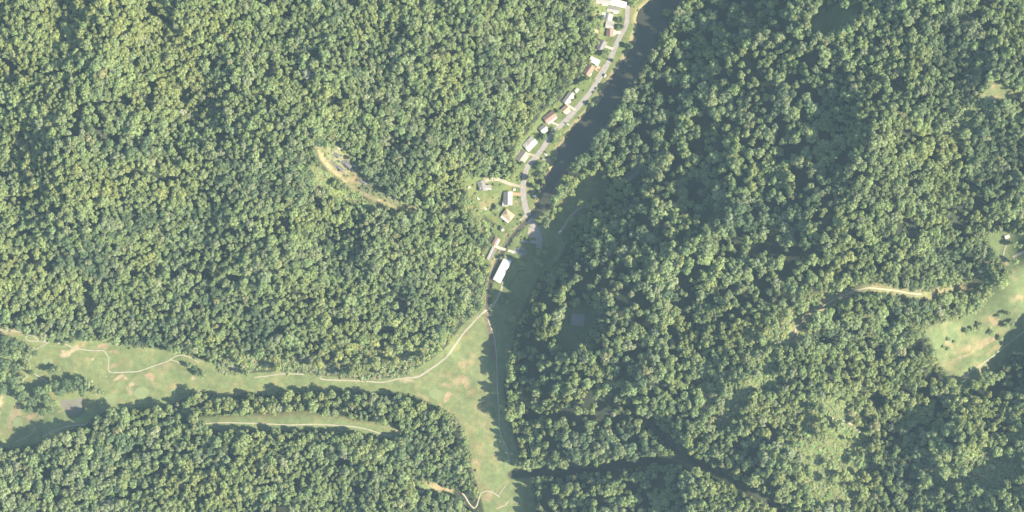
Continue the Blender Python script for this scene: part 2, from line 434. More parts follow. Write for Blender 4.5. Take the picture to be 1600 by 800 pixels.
# ---- soil colours (the ground's own, except wood and ravine floors darkened as shade)
C_FLOOR = (0.022, 0.028, 0.017); C_LAWN = (0.076, 0.097, 0.037); C_FAIR = (0.093, 0.114, 0.049)  # forest floor kept darker than leaf litter, gap shade put into its colour
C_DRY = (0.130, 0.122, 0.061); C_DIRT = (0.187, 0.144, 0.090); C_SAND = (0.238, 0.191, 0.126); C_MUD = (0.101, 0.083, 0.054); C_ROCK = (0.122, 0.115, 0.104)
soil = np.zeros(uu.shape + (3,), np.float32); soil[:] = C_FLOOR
def lay(mask, c, k=1, amt=1.0):
    m = blur(mask.astype(np.float32), k)[..., None] * amt if k else mask.astype(np.float32)[..., None] * amt
    soil[:] = soil * (1 - m) + np.array(c, np.float32) * m
def blob(u, v, ru, rv, ang=0.0, c=C_DIRT, amt=0.9, seed=0):
    x = uu[max(0,int(v-G0V-3*max(ru,rv))):int(v-G0V+3*max(ru,rv)), max(0,int(u-G0U-3*max(ru,rv))):int(u-G0U+3*max(ru,rv))]
    sl_ = (slice(max(0,int(v-G0V-3*max(ru,rv))), int(v-G0V+3*max(ru,rv))), slice(max(0,int(u-G0U-3*max(ru,rv))), int(u-G0U+3*max(ru,rv))))
    X = uu[sl_] - u; Y = -(vv[sl_] - v); ca, sa = math.cos(R(ang)), math.sin(R(ang))
    a = (X * ca + Y * sa) / ru; b = (-X * sa + Y * ca) / rv
    q = np.sqrt(a * a + b * b) + (NZ1[sl_] - 0.5) * 1.3 + (NZ2[sl_] - 0.5) * 0.7
    m = np.clip((1.15 - q) / 0.5, 0, 1)[..., None] * amt
    soil[sl_] = soil[sl_] * (1 - m) + np.array(c, np.float32) * m
NZ1 = vnoise(7, 11); NZ2 = vnoise(3, 12); NZ3 = vnoise(25, 13)
lay(shrub, (0.072, 0.086, 0.036), 2)
lay(in_poly(HOMES), C_LAWN, 1)
lay(in_poly(FIELD), (0.083, 0.101, 0.042), 2)
lay(in_poly(YARD2) | in_poly(GREYR) | in_poly(DARKC), (0.072, 0.090, 0.040), 2)
lay(in_poly(FAIRWAY), C_FAIR, 1)
lay(in_poly(STRIP) | in_poly(STRIPC), (0.088, 0.111, 0.047), 1)
lay(in_poly(TRI) , (0.108, 0.122, 0.054), 1)
lay(wp(MEADOW), (0.075, 0.097, 0.043), 3)
lay(in_poly(BENCH), (0.080, 0.090, 0.045), 2)
lay(buf_line(RIDGE_TRACK, 8), (0.108, 0.108, 0.054), 2)
lay(rb > 0.12, C_MUD, 1); lay(dC < 4.5, C_MUD, 1)
lay((dK < 7) | (dK2 < 5), (0.024, 0.029, 0.018), 2)  # ravine shade put into a darker floor colour
# dry verge along the river bank
bank = [(1015,-4),(995,17),(990,32),(993,43),(986,58),(981,76),(968,96),(957,112),(947,131),(938,146),(928,162),(914,174),(897,192),(881,211)]
lay(d_line(bank) < 2.6, C_DRY, 1, 0.8)
# mowing stripes of dry turf down the fairway
lay(in_poly([(705,640),(735,660),(752,740),(748,770),(738,735),(730,690)]), C_DRY, 4, 0.5)
lay(in_poly([(742,560),(752,560),(762,640),(776,720),(770,720),(752,650)]), C_DRY, 4, 0.55)
for a in ((106,552,11,4,30,C_SAND),(98,549,4,2,0,C_SAND),(119,543,5,3,0,C_SAND),(158,541,9,5,0,C_DIRT),(180,550,9,3,-10,C_DIRT,.6),(128,538,7,5,0,C_DRY),(188,589,8,2.4,25,C_SAND),(166,588,3,1.6,0,C_SAND),(174,588,2,1.5,0,C_SAND),(155,589,3,2,0,C_SAND),(198,592,5,2,-40,C_SAND),(234,588,7,5,-20,C_DIRT,.85),(208,600,8,3,0,C_SAND,.7),(240,600,9,3,0,C_DRY),(275,602,14,4,20,C_DRY),(203,614,4,9,20,C_DIRT,.6),(178,612,8,2.5,10,C_DRY),(260,575,20,6,10,C_DRY,.5),(302,590,4,2.5,-50,C_SAND),(301,592,3,2,40,C_SAND),(142,560,10,1.8,5,C_DRY,.8),(146,561,2.6,1.4,0,C_SAND,.8),(180,571,7,3,20,C_DIRT,.55),(158,568,4,2,0,C_DIRT,.6),(84,566,9,3,15,C_DRY),(95,568,4,3,0,C_DIRT,.5),(65,568,5,3,0,C_DIRT,.5),
          (24,645,16,8,50,C_DIRT,.75),(48,652,8,5,0,C_DIRT,.7),(62,652,5,3,0,C_SAND,.5),(16,668,8,10,0,C_DRY),(12,517,14,4,-5,C_SAND,.75),(32,521,8,4,0,C_DRY),(12,520,18,6,0,C_DRY,.5),(2,625,3,16,-8,C_SAND,.8),(93,643,5,3,20,C_SAND,.8),(134,636,2.2,10,8,C_DRY,.9),
          (700,618,4,9,-30,C_DIRT,.95),(697,627,4,3,0,C_DIRT,.8),(700,602,16,4,-15,C_DIRT,.7),(722,596,13,9,-20,C_DIRT,.65),(735,612,8,10,0,C_DRY,.8),(730,566,10,10,20,C_DIRT,.5),(738,555,6,9,0,C_DRY,.7),(690,588,12,3,5,C_DRY,.8),(636,594,12,4,-10,C_SAND,.75),(664,622,14,3,-32,C_DIRT,.6),(688,632,8,2,-20,C_DRY,.9),(745,660,9,20,0,C_DRY,.5),(752,705,8,14,0,C_DRY,.5),(748,720,4,4,0,C_DIRT,.5),(700,585,14,8,30,C_DRY,.5),(755,760,8,10,0,C_DRY,.5),
          (621,672,7,4,-30,C_DIRT,.95),(608,668,10,4,-10,C_DRY,.8),(470,644,20,3,0,C_DRY,.6),(520,650,26,4,-8,C_DRY,.5),(400,650,60,3,3,C_DRY,.5),
          (690,763,13,5,-12,C_DIRT,.95),(672,757,8,4,-15,C_DRY,.9),(703,766,6,4,0,C_DIRT,.9),(762,776,7,6,0,C_DIRT,.8),(754,774,5,3,0,C_DRY,.8),(785,788,7,4,20,C_DRY,.7),
          (733,512,5,1.6,50,C_DIRT,.95),(737,505,5,2,45,C_DIRT,.8),(741,497,6,2,45,C_DRY),(668,546,7,1.8,12,C_SAND,.7),(595,551,15,1.8,4,C_SAND,.75),(612,548,4,3,80,C_SAND,.6),(568,546,7,1.6,-15,C_DIRT,.7),(535,536,16,2.4,-25,C_DRY,.9),(556,541,8,2,-30,C_DIRT,.5),(605,583,8,4,15,C_DIRT,.5),(615,559,20,2,5,C_DRY),
          (1222,515,9,5,0,C_SAND,.7),(1226,520,7,4,40,C_DIRT,.9),(1255,492,14,3.5,35,C_DRY,.9),(1240,502,8,4,40,C_DIRT,.6),(1240,505,10,4,40,C_DRY,.8),
          (1500,548,16,7,25,C_DIRT,.5),(1530,540,16,6,20,C_DIRT,.5),(1497,560,10,6,20,C_DIRT,.55),(1507,556,3,2,0,C_SAND,.8),(1555,503,9,9,30,C_DIRT,.65),(1545,532,14,5,30,C_DIRT,.5),(1485,540,9,4,-30,C_DIRT,.5),(1560,515,14,5,20,C_DRY,.35),(1590,468,10,6,0,C_DIRT,.45),(1480,565,14,8,10,C_DRY,.35),(1540,505,20,8,30,C_DRY,.35),
          (1552,134,4,5,60,C_DIRT,.9),(1553,152,6,2,10,C_DIRT,.8),(1573,148,14,3,0,C_DRY,.35),(1534,149,8,2.5,-8,C_DRY,.35),(1562,128,5,2.5,0,C_DRY,.35),
          (1573,370,7,5,0,C_DRY,.35),(1572,412,6,4,30,C_SAND,.5),(1562,415,5,3,35,C_SAND,.7),(1544,412,4,3,0,C_DRY),(1556,352,8,3,0,C_DIRT,.4),
          (930,47,5,4,0,C_SAND,.8),(930,20,5,5,0,C_DRY),(938,62,4,2,0,C_DRY),(933,148,3,5,40,C_DRY),(930,158,9,6,60,C_DRY,.8),(915,150,3,6,50,C_DRY),(990,24,4,12,5,C_DRY,.8),(985,32,4,6,0,C_DRY,.7),(909,108,3,6,60,C_DRY,.7),(890,172,6,3,40,C_DRY),(868,190,3,4,40,C_DRY),
          (816,320,1.8,8,0,C_DRY),(807,318,4,6,0,C_DIRT,.5),(823,295,5,3,0,C_DRY,.9),(830,298,6,4,-30,C_DIRT,.4),(843,318,6,6,0,C_MUD,.8),(754,322,6,5,40,C_DRY),(765,315,14,8,30,C_DRY,.5),(740,296,3,2,0,C_DIRT,.4),(790,368,4,4,40,C_DRY),(785,354,5,4,0,C_DRY),(805,365,6,8,30,C_DRY,.4),
          (780,376,4,2,40,C_DIRT,.5),(773,372,4,3,0,C_DIRT,.8),(772,402,2.2,12,28,C_DRY,.9),(769,412,2,10,20,C_DIRT,.6),(808,243,9,4,40,C_DRY,.9),(857,252,4,3,30,C_SAND,.7),(862,262,5,3,-20,C_DRY)):
    blob(a[0], a[1], a[2], a[3], a[4], a[5], a[6] if len(a) > 6 else 0.9)
BENCH_TR = [(493,234),(500,240),(505,250),(513,258),(522,267),(535,279),(549,292),(560,300),(572,306),(590,313),(606,319),(622,326),(634,330)]
for q in range(26):
    t_ = q / 25 * (len(BENCH_TR) - 1.001); i_ = int(t_); f_ = t_ - i_
    blob(BENCH_TR[i_][0] * (1 - f_) + BENCH_TR[i_ + 1][0] * f_, BENCH_TR[i_][1] * (1 - f_) + BENCH_TR[i_ + 1][1] * f_, 6, 3.2, -42, C_DIRT if q % 2 else C_DRY, 0.55)
lay(d_line([(636,312),(646,318),(656,326),(666,332)]) < 3, C_DRY, 1, 0.9)
for a in ((524,240,12,4,-38),(536,252,17,5,-36),(527,260,14,4,-38),(547,262,10,4,-38),(563,282,12,3,-28)): blob(*a, (0.062, 0.062, 0.058), 0.85)
lay(d_line([(512,240),(525,252),(540,266)]) < 1.6, C_DRY, 1, 0.7)
lay(d_line([(524,246),(537,254),(548,262)]) < 1.4, C_DRY, 1, 0.7)
# sporadic pale openings on the logged slope
for (u, v, a, b) in ((375,445,24,2.2),(392,452,30,2),(400,470,18,1.6),(130,418,16,4),(40,440,10,3),(330,396,10,2),(225,118,6,4),(300,176,14,3),(330,172,10,2),(225,60,5,4),(170,300,18,3),(900,100,8,1.5),(862,92,8,1.5),(895,112,9,1.5),(885,98,20,1.5)):
    blob(u, v, a, b, 3, C_SAND if b < 3 else C_DRY, 0.7)
for ln, w_, c_, a_ in (([(160,602),(230,606),(300,598),(380,600)],1.0,C_DRY,.5),([(720,640),(745,690),(768,760)],1.0,C_DRY,.5),([(735,600),(756,660),(780,740)],.9,C_DRY,.5),([(660,600),(700,640),(735,700),(750,765)],.9,C_DRY,.45),([(690,590),(720,560),(748,520)],1.0,C_DRY,.45),([(90,575),(140,585),(165,600)],.9,C_DRY,.5),([(1470,572),(1510,556),(1560,526),(1610,480)],1.2,C_DIRT,.5),([(1480,560),(1530,536),(1590,480)],.9,C_DRY,.5),([(310,655),(420,650),(520,652),(600,668)],1.2,C_DRY,.4),([(640,600),(690,612),(728,640)],1.0,C_DRY,.5)):
    lay(d_line(ln) + (NZ2 - .5) * 2 < w_, c_, 1, a_)
lay(((NZ1 * 0.5 + NZ2 * .5) > 0.66) & in_poly(BENCH), C_DRY, 1, .7)
lay(((NZ1 * 0.6 + NZ3 * 0.8) > 0.98) & in_poly(MEADOW), C_DRY, 1, 0.5)

# ---- the ground as one sheet: fine where the photo looks, coarse to the horizon
us = np.concatenate([np.array([-6200,-4200,-2800,-1800,-1100,-700,-450,-300,-220,-160]), np.arange(-120, 1722, 2.0), np.array([1760,1820,1900,2050,2300,2700,3400,4400,5800,7800])])
vs = np.concatenate([np.array([-6600,-4600,-3200,-2200,-1500,-1000,-650,-400,-250,-170,-140]), np.arange(-120, 922, 2.0), np.array([950,1000,1060,1150,1400,1800,2400,3400,5000,7400])])
GU, GV = np.meshgrid(us, vs)
Z = samp(H, GU, GV)
K = (CAM_H - Z) / CAM_H
co = np.stack([(GU - 800) * K, (400 - GV) * K, Z], -1).astype(np.float32)
nvr, nur = GU.shape
idx = np.arange(nvr * nur).reshape(nvr, nur)
quads = np.stack([idx[1:, :-1], idx[1:, 1:], idx[:-1, 1:], idx[:-1, :-1]], -1).reshape(-1, 4)
gm = bpy.data.meshes.new('ground')
gm.vertices.add(nvr * nur); gm.vertices.foreach_set('co', co.ravel())
gm.loops.add(quads.size); gm.loops.foreach_set('vertex_index', quads.ravel().astype(np.int32))
gm.polygons.add(len(quads)); gm.polygons.foreach_set('loop_start', (np.arange(len(quads)) * 4).astype(np.int32))
gm.update(calc_edges=True)
gm.polygons.foreach_set('use_smooth', np.ones(len(quads), bool))
at = gm.attributes.new('soil', 'FLOAT_COLOR', 'POINT')
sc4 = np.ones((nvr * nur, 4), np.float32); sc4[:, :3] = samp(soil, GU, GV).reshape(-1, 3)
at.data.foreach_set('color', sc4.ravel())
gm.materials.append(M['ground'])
tag(link('ground', gm), kind='structure')

# ------------------------------------------------------------------ water, roads and paths (draped sheets)
def resample(pts, step=2.0, closed=False):
    p = [Vector((*q, 0)) for q in pts]; out = []
    n = len(p)
    for i in range(n - 1):
        p0, p1, p2, p3 = p[max(i-1,0)], p[i], p[i+1], p[min(i+2,n-1)]
        k = max(2, int((p2 - p1).length / step))
        for j in range(k):
            t = j / k
            out.append(0.5 * ((2*p1) + (-p0+p2)*t + (2*p0-5*p1+4*p2-p3)*t*t + (-p0+3*p1-3*p2+p3)*t**3))
    out.append(p[-1])
    return [(q.x, q.y) for q in out]

def ribbon(name, pts, w, m, raise_=0.22, wob=0.0, skirt=0.8):
    if name == 'cart_path': w *= 0.82
    c = resample(pts); mb = MB(); n = len(c); rows = []
    for i, (u, v) in enumerate(c):
        a = Vector(c[min(i+1,n-1)]) - Vector(c[max(i-1,0)]); a.normalize()
        nx, ny = -a.y, a.x
        ww = (w[0] + (w[1] - w[0]) * i / (n-1)) if isinstance(w, tuple) else w
        l = ww/2 * (1 + random.uniform(-wob, wob)); r = ww/2 * (1 + random.uniform(-wob, wob))
        offs = (-l, -l*0.5, 0, r*0.5, r)
        q = [P(u + nx*o, v + ny*o, raise_) for o in offs]
        row = [q[0] - Vector((0,0,skirt))] + q + [q[-1] - Vector((0,0,skirt))]
        rows.append(row)
    for r in rows: mb.v += [tuple(p) for p in r]
    k = 7
    for i in range(n - 1):
        for j in range(k - 1):
            mb.f.append((i*k+j, (i+1)*k+j, (i+1)*k+j+1, i*k+j+1)); mb.m.append(0)
    o = mb.build(name, m); return tag(o, kind='structure')

def pad(name, poly, m, raise_=0.26, z=None, skirt=0.6):
    """a flat-ish sheet, draped at a fine inner grid by triangle fans"""
    cu = sum(p[0] for p in poly) / len(poly); cv = sum(p[1] for p in poly) / len(poly)
    ring = []
    for i in range(len(poly)):
        a, b = poly[i], poly[(i+1) % len(poly)]
        k = max(1, int(math.dist(a, b) / 3))
        ring += [(a[0] + (b[0]-a[0])*j/k, a[1] + (b[1]-a[1])*j/k) for j in range(k)]
    mb = MB(); n = len(ring); L = 4
    for l in range(1, L + 1):
        for (u, v) in ring:
            t = l / L; mb.v.append(tuple(P(cu + (u-cu)*t, cv + (v-cv)*t, raise_, z)))
    for (u, v) in ring: mb.v.append(tuple(P(u, v, raise_, z) - Vector((0,0,skirt))))
    mb.v.append(tuple(P(cu, cv, raise_, z)))
    ce = len(mb.v) - 1
    for i in range(n):
        j = (i+1) % n
        mb.f.append((ce, i, j)); mb.m.append(0)
        for l in range(L):
            mb.f.append((l*n+i, (l+1)*n+i, (l+1)*n+j, l*n+j)); mb.m.append(0)
    return tag(mb.build(name, m), kind='structure')

def water(name, poly, z, m):
    mb = MB(); mb.face([P(u, v, z=z) for u, v in poly][::-1])
    return tag(mb.build(name, m), kind='structure')
water('river', RIVER, -0.9, M['water'])
water('pond', POND, 1.25, M['pond'])
mbk = MB(); cc = resample(CREEK[:13]); 
for i, (u, v) in enumerate(cc):
    a = Vector(cc[min(i+1,len(cc)-1)]) - Vector(cc[max(i-1,0)]); a.normalize(); w_ = 2.6 if i < len(cc)*0.55 else 1.6
    zz = min(hgt(u, v) + 0.9, 1.4)
    mbk.v += [tuple(P(u - a.y*-w_, v + a.x*-w_, z=zz)), tuple(P(u - a.y*w_, v + a.x*w_, z=zz))]
    if i: mbk.f.append((2*i-2, 2*i-1, 2*i+1, 2*i)); mbk.m.append(0)
tag(mbk.build('creek', M['creek']), kind='structure')

ribbon('road', [(984,-30),(981,5),(980,30),(976,44),(970,55),(963,70),(957,84),(950,99),(940,117),(930,133),(917,151),(905,165),(890,182),(876,196),(864,208),(851,227),(844,237),(836,247),(828,255),(823,264),(820,275),(818,286)], 7.6, M['asphalt'], wob=0.05)
ribbon('road', [(818,284),(817.5,300),(819,314),(822,327),(827,340),(832,350),(838,358),(842,370),(843,388)], 9.0, M['asphalt'], 0.26, wob=0.04)
pad('parking_apron', [(803,389),(812,385.5),(820,388),(824,394),(820,399),(805,396.5)], M['asphalt'], 0.30)
pad('parking_apron', [(826,354),(833,358),(838,364),(838,371),(827,371),(824,366)], M['gravel'], 0.34)
ribbon('driveway', [(842,380),(834,378),(824,377),(813,378)], (5, 3), M['asphalt'], 0.3, wob=0.1)
ribbon('driveway', [(818,292),(808,290),(796,287),(786,283),(778,280),(768,280),(758,283)], (4.0, 6.5), M['gravel'], 0.28, wob=0.12)
ribbon('driveway', [(814,303.2),(800,303)], 4.4, M['orange_clay'], 0.28, wob=0.1)
ribbon('driveway', [(946,72.5),(958,76.5)], 3.6, M['concrete'], 0.3)
ribbon('driveway', [(961,51),(970,50.5)], 5, M['concrete'], 0.3)
ribbon('driveway', [(860,190),(873,196)], 3.0, M['concrete'], 0.3)
ribbon('driveway', [(806,235),(815,238),(826,241),(836,243)], 4.0, M['gravel'], 0.28, wob=0.15)
ribbon('footpath', [(836,247),(846,247.5),(854,250),(861,254)], (4.0, 2.2), M['gravel'], 0.3, wob=0.15)
ribbon('driveway', [(886,164),(893,168),(899,172)], 3.4, M['concrete'], 0.28)
ribbon('driveway', [(930,124),(938,111),(944,101)], 1.6, M['path'], 0.24, wob=0.1)
ribbon('driveway', [(868,524),(871,512),(876,503),(881,496)], 4, M['gravel'], 0.28, wob=0.1)
ribbon('farm_lane', [(873,366),(880,356),(890,340),(902,328),(912,322)], 4.5, M['gravel'], 0.26, wob=0.1)
ribbon('farm_lane', [(812,345),(821,336),(830,327)], 2.6, M['gravel'], 0.34, wob=0.1)
CP = dict(m=M['path'], raise_=0.22, wob=0.10)
ribbon('cart_path', [(786,440),(784,450),(780.5,459),(777,466),(773,473),(765,481),(755,488.5),(748,495),(738,505.5),(725,520),(712,538),(700,555),(688,566),(675,575),(657,587),(645,590)], 3.4, **CP)
ribbon('cart_path', [(645,589.8),(632,591),(620,592.5),(610,595),(600,597),(588,597.3),(575,596),(550,594.8),(525,594),(505,593),(499,589.5)], 2.6, **CP)
ribbon('cart_path', [(475,585),(450,584),(430,585.5),(415,588),(398,589.5)], 2.2, **CP)
ribbon('cart_path', [(-20,512),(0,515),(37,519.5),(50,523),(59,530),(76,534)], 2.0, **CP)
ribbon('cart_path', [(50,523.6),(44,524),(40,527),(41,530.5),(47,533),(60,533),(74,534.6)], 2.0, m=M['path'], raise_=0.28, wob=0.1)
ribbon('cart_path', [(77,534.6),(66,540.5),(54,547)], 2.0, m=M['gravel'], raise_=0.2, wob=0.1)
ribbon('cart_path', [(90,536),(100,537),(112,542),(120,544),(135,547),(152,548),(161,548),(167,554),(170,562),(169.5,572),(169.5,578),(174,582),(186,582),(200,581.2),(217,580),(240,572),(258,566),(266,562),(276,556),(287,555),(300,560),(311,567)], 2.1, **CP)
ribbon('cart_path', [(32,572),(50,582),(62,589),(74,597)], 1.8, **CP)
ribbon('cart_path', [(-10,596),(0,602),(8,609),(15,615)], 2.0, **CP)
ribbon('cart_path', [(24,691),(40,683),(50,677),(56,667)], 1.6, **CP)
ribbon('cart_path', [(66,683),(76,677),(87,672),(107,666),(120,664.5),(134,664)], 2.0, **CP)
ribbon('cart_path', [(266,562.2),(276,565),(283,570)], 1.6, m=M['path'], raise_=0.28, wob=0.15)
ribbon('cart_path', [(320,662),(350,660.5),(380,661),(420,662.5),(455,664),(490,663),(525,664.5),(545,666),(560,668),(574,671),(585,674.5),(597,678),(609,682)], 2.2, **CP)
ribbon('cart_path', [(722,770),(727,776),(732,785),(737,791),(741,794),(745,790),(748,781),(751,772),(756,768.5),(762,767.5),(769,769),(775,772.5),(781,777)], 2.5, **CP)
ribbon('cart_path', [(778,776.5),(784,767),(791,757)], 1.5, m=M['path'], raise_=0.28, wob=0.12)
ribbon('cart_path', [(794,783),(790,789),(783,792),(775,795)], 2.2, **CP)
ribbon('cart_path', [(762,486),(763,500),(767,512),(772,527),(775,548),(776.5,575),(777,600),(779,637),(780,655),(780.5,672),(784,684),(789,693),(793,708),(797,728)], 2.0, **CP)
ribbon('dirt_track', [(1238,526),(1250,506),(1270,490),(1298,471),(1328,457),(1355,450),(1370,451),(1385,452.5),(1402,454.5),(1420,458),(1440,460)], 2.3, M['path'], 0.24, wob=0.15)
ribbon('dirt_track', [(1300,653),(1312,657),(1325,660),(1336,667),(1344,676)], 2.6, M['gravel'], 0.24, wob=0.3)
ribbon('dirt_track', [(1582,402),(1592,397),(1604,392),(1640,380)], 4, M['path'], 0.26, wob=0.12)
ribbon('dirt_track', [(1574,380),(1570,390),(1567,402)], 2.6, M['gravel'], 0.24, wob=0.15)
ribbon('dirt_track', [(1500,592),(1530,572),(1560,550),(1590,526),(1625,500)], 1.7, M['gravel'], 0.24, wob=0.15)
# golf greens: close-mown sheets
M['green'] = mat('close_mown_turf', (0.112, 0.136, 0.058), 0.9, 0.10, 0.15)
def disc(u, v, ru, rv, ang=0): 
    return [(u + ru*math.cos(t)*math.cos(R(ang)) + rv*math.sin(t)*math.sin(R(ang)), v - ru*math.cos(t)*math.sin(R(ang)) + rv*math.sin(t)*math.cos(R(ang))) for t in [2*math.pi*i/20 for i in range(20)]]
for a in ((171,625,9.5,9.5),(221,614,12,9,10),(74,565,9,5,10),(28,661,8,9),(681,616,11,8,-25)): pad('golf_green', disc(*a), M['green'], 0.18)

# ------------------------------------------------------------------ buildings
def frame_meshes(w, hh):
    a = MB(); a.box((0, 0, 0), (w, 0.06, hh)); g = a.mesh('window', M['glass'])
    f = MB(); t = 0.12
    f.box((0, 0.0, hh/2 + t/2), (w + 2*t, 0.12, t)); f.box((0, 0.0, -hh/2 - t/2), (w + 2*t, 0.14, t))
    f.box((-w/2 - t/2, 0.0, 0), (t, 0.12, hh)); f.box((w/2 + t/2, 0.0, 0), (t, 0.12, hh)); f.box((0, 0.005, 0), (0.06, 0.09, hh))
    return g, f.mesh('window_frame', M['trim'])
WIN = frame_meshes(1.2, 1.3)
_d = MB(); _d.box((0, 0, 0), (1.0, 0.08, 2.05)); DOOR = _d.mesh('door', M['door'])
_d = MB(); _d.box((0.36, -0.07, 0), (0.12, 0.06, 0.06)); HANDLE = _d.mesh('door_handle', M['rim'])
_d = MB(); _d.box((0, 0, -0.6), (0.8, 0.8, 3.0)); _d.box((0, 0, 0.98), (0.95, 0.95, 0.16)); CHIM = _d.mesh('chimney', M['brick'])
_d = MB(); _d.tube([(0,0,0),(0,0,2.5)], [0.08, 0.07], 8); POST = _d.mesh('porch_post', M['trim'])

def base_z(u, v, L, W, ang):
    zs = []
    for sx in (-.5, 0, .5):
        for sy in (-.5, 0, .5):
            x, y = sx*L, sy*W
            zs.append(hgt(u + x*math.cos(R(ang)) - y*math.sin(R(ang)), v - (x*math.sin(R(ang)) + y*math.cos(R(ang)))))
    return min(zs), max(zs)

def gable(parent, L, W, wh, rh, mA, mB_, ov=0.55, dx=0, dy=0, rot=0, z0=0.0):
    """two sloping slabs and a ridge cap; +y slope first"""
    sl_ = rh / (W/2); th = 0.2
    for s, m in ((1, mA), (-1, mB_)):
        mb = MB(); h2 = L/2 + ov
        e_y, e_z = (W/2 + ov), wh - ov*sl_
        q = [(e_y, e_z), (0.0, wh + rh), (0.0, wh + rh + th), (e_y, e_z + th)]
        mb.prism([(y*s, z) for y, z in q], 2*h2)
        # standing seams / shingle courses as real raised strips
        n = max(4, int(L / 1.6))
        for i in range(n):
            x = -h2 + (i + 0.5) * 2*h2/n
            pts = [(e_y*0.99, e_z + th + 0.005), (0.15, wh + rh + th - 0.15*sl_ + 0.005)]
            b = len(mb.v)
            for xx in (x - 0.05, x + 0.05):
                for (y, z) in pts: mb.v += [(xx, y*s, z), (xx, y*s, z + 0.06)]
            mb.f += [(b+1, b+3, b+7, b+5), (b, b+2, b+3, b+1), (b+4, b+5, b+7, b+6)]; mb.m += [0]*3
        o = mb.build('roof_slope', m, parent); o.location = (dx, dy, z0); o.rotation_euler = (0, 0, rot)
    mb = MB(); mb.prism([(-0.28, wh + rh + th - 0.12), (0.28, wh + rh + th - 0.12), (0.0, wh + rh + th + 0.12)], L + 2*ov + 0.04)
    o = mb.build('ridge_cap', mA, parent); o.location = (dx, dy, z0); o.rotation_euler = (0, 0, rot)

def walls(parent, L, W, wh, rh, m, dx=0, dy=0, rot=0, low=2.0, top=True):
    mb = MB()
    poly = [(-W/2, -low), (W/2, -low), (W/2, wh)] + ([(0, wh + rh - 0.05)] if top else []) + [(-W/2, wh)]
    mb.prism(poly, L)
    o = mb.build('wall', m, parent); o.location = (dx, dy, 0); o.rotation_euler = (0, 0, rot)

def openings(parent, L, W, wh, door_side=-1, dx=0, dy=0):
    n = max(2, int(L / 4.2))
    for s in (-1, 1):
        for i in range(n):
            x = -L/2 + (i + 0.5) * L / n
            if s == door_side and i == n // 2:
                d = link('door', DOOR, parent); d.location = (dx + x, dy + s*(W/2 + 0.02), 1.03)
                if s > 0: d.rotation_euler = (0, 0, math.pi)
                link('door_handle', HANDLE, d); continue
            w = link('window', WIN[0], parent); w.location = (dx + x, dy + s*(W/2 + 0.01), wh*0.58)
            link('window_frame', WIN[1], w)
    for s in (-1, 1):
        w = link('window', WIN[0], parent); w.location = (dx + s*(L/2 + 0.01), dy, wh*0.58); w.rotation_euler = (0, 0, math.pi/2)
        link('window_frame', WIN[1], w)

def porch(parent, L, side, W, depth, m, wh, deck=True, x0=0.0, roofz=2.55):
    mb = MB(); y0 = side * W/2; y1 = side * (W/2 + depth)
    a = [(y0 + side*0.02, roofz + 0.25), (y1, roofz), (y1, roofz + 0.14), (y0 + side*0.02, roofz + 0.39)]
    mb.prism(a, L); o = mb.build('porch_roof', m, parent); o.location = (x0, 0, 0)
    if deck:
        mb = MB(); mb.box((x0, side*(W/2 + depth/2 + 0.02), -0.35), (L - 0.3, depth - 0.1, 1.0)); mb.build('porch_floor', M['concrete'], parent)
    for i in range(max(2, int(L/4) + 1)):
        k = max(2, int(L/4) + 1)
        p = link('porch_post', POST, parent); p.location = (x0 - L/2 + 0.35 + (L - 0.7) * i/(k-1), y1 - side*0.3, 0.05)

def house(label, u, v, L, W, ang, rA, rB=None, wall='white_wall', wh=2.9, rh=1.9, name='house', cat='house', chim=None, por=None, opn=True, door_side=-1, wing=None):
    rB = rB or rA  # slope away from the sun often gets darker roofing, its shade put into colour
    z, z2 = base_z(u, v, L, W, ang)
    p = P(u, v); p.z = z * 0.4 + z2 * 0.6
    root = empty(name, p, R(ang)); tag(root, label, cat)
    walls(root, L, W, wh, rh, M[wall], low=2.0 + (z2 - z))
    gable(root, L, W, wh, rh, M[rA], M[rB])
    if opn: openings(root, L, W, wh, door_side)
    if chim:
        c = link('chimney', CHIM, root); c.location = (chim[0], chim[1], wh + rh*(1 - abs(chim[1])/(W/2)) + 0.35)
    if por: porch(root, por[0], por[1], W, por[2], M[por[3]], wh, x0=por[4] if len(por) > 4 else 0)
    if wing:      # (x, y, L, W, wh, rh, mat, turn) a lower block that joins the main one
        x, y, l, w, h1, r1, m, t = wing
        walls(root, l, w, h1, r1, M[wall], x, y, R(t), low=2.0 + (z2 - z)); gable(root, l, w, h1, r1, M[m], M[m], 0.4, x, y, R(t))
    return root

house('grey metal roofed house cut by the top edge of the photo', 942, 1, 21, 11, -3, 'grey_metal', 'pale_grey', rh=1.6, por=(9, -1, 2.0, 'white_metal', 3))
house('long white roofed mobile home at the very top of the road', 966, 6, 24, 8.6, -13, 'white_metal', wh=2.8, rh=1.0, name='mobile_home', cat='mobile home')
house('long pale grey roofed house just below the topmost white mobile home', 958, 15.5, 19, 8, -9, 'mid_grey', 'pale_grey', por=(6, -1, 1.4, 'white_metal', 4), rh=1.4)
house('house with dark shade band between two white roof slopes', 948, 26.5, 10, 17, 78, 'white_metal', 'pale_grey', rh=2.2, wing=(0, 0, 10.3, 3.6, 4.85, 0.45, "dark_grey", 0))  # dark raised ridge strip stands for a shaded roof slope, shade put into colour
house('pale grey roofed house under the dark yard trees near the road end', 952.5, 39, 12, 10.5, -8, 'pale_grey', rh=1.6)
house('brown roofed house with white porch at the end of the concrete drive', 953, 51, 12, 11, 86, 'dark_brown', 'brown', wall='cream', por=(8, -1, 2.6, 'white_metal'), chim=(3, 1.0))
house('dark grey roofed house with white concrete drive leading down to the road', 940, 70.5, 14, 11.5, 62, 'dark_grey', 'mid_grey', wing=(-4.2, -1.5, 8.5, 8, 2.6, 1.1, 'pale_grey', 90), chim=(3.5, 0.8))
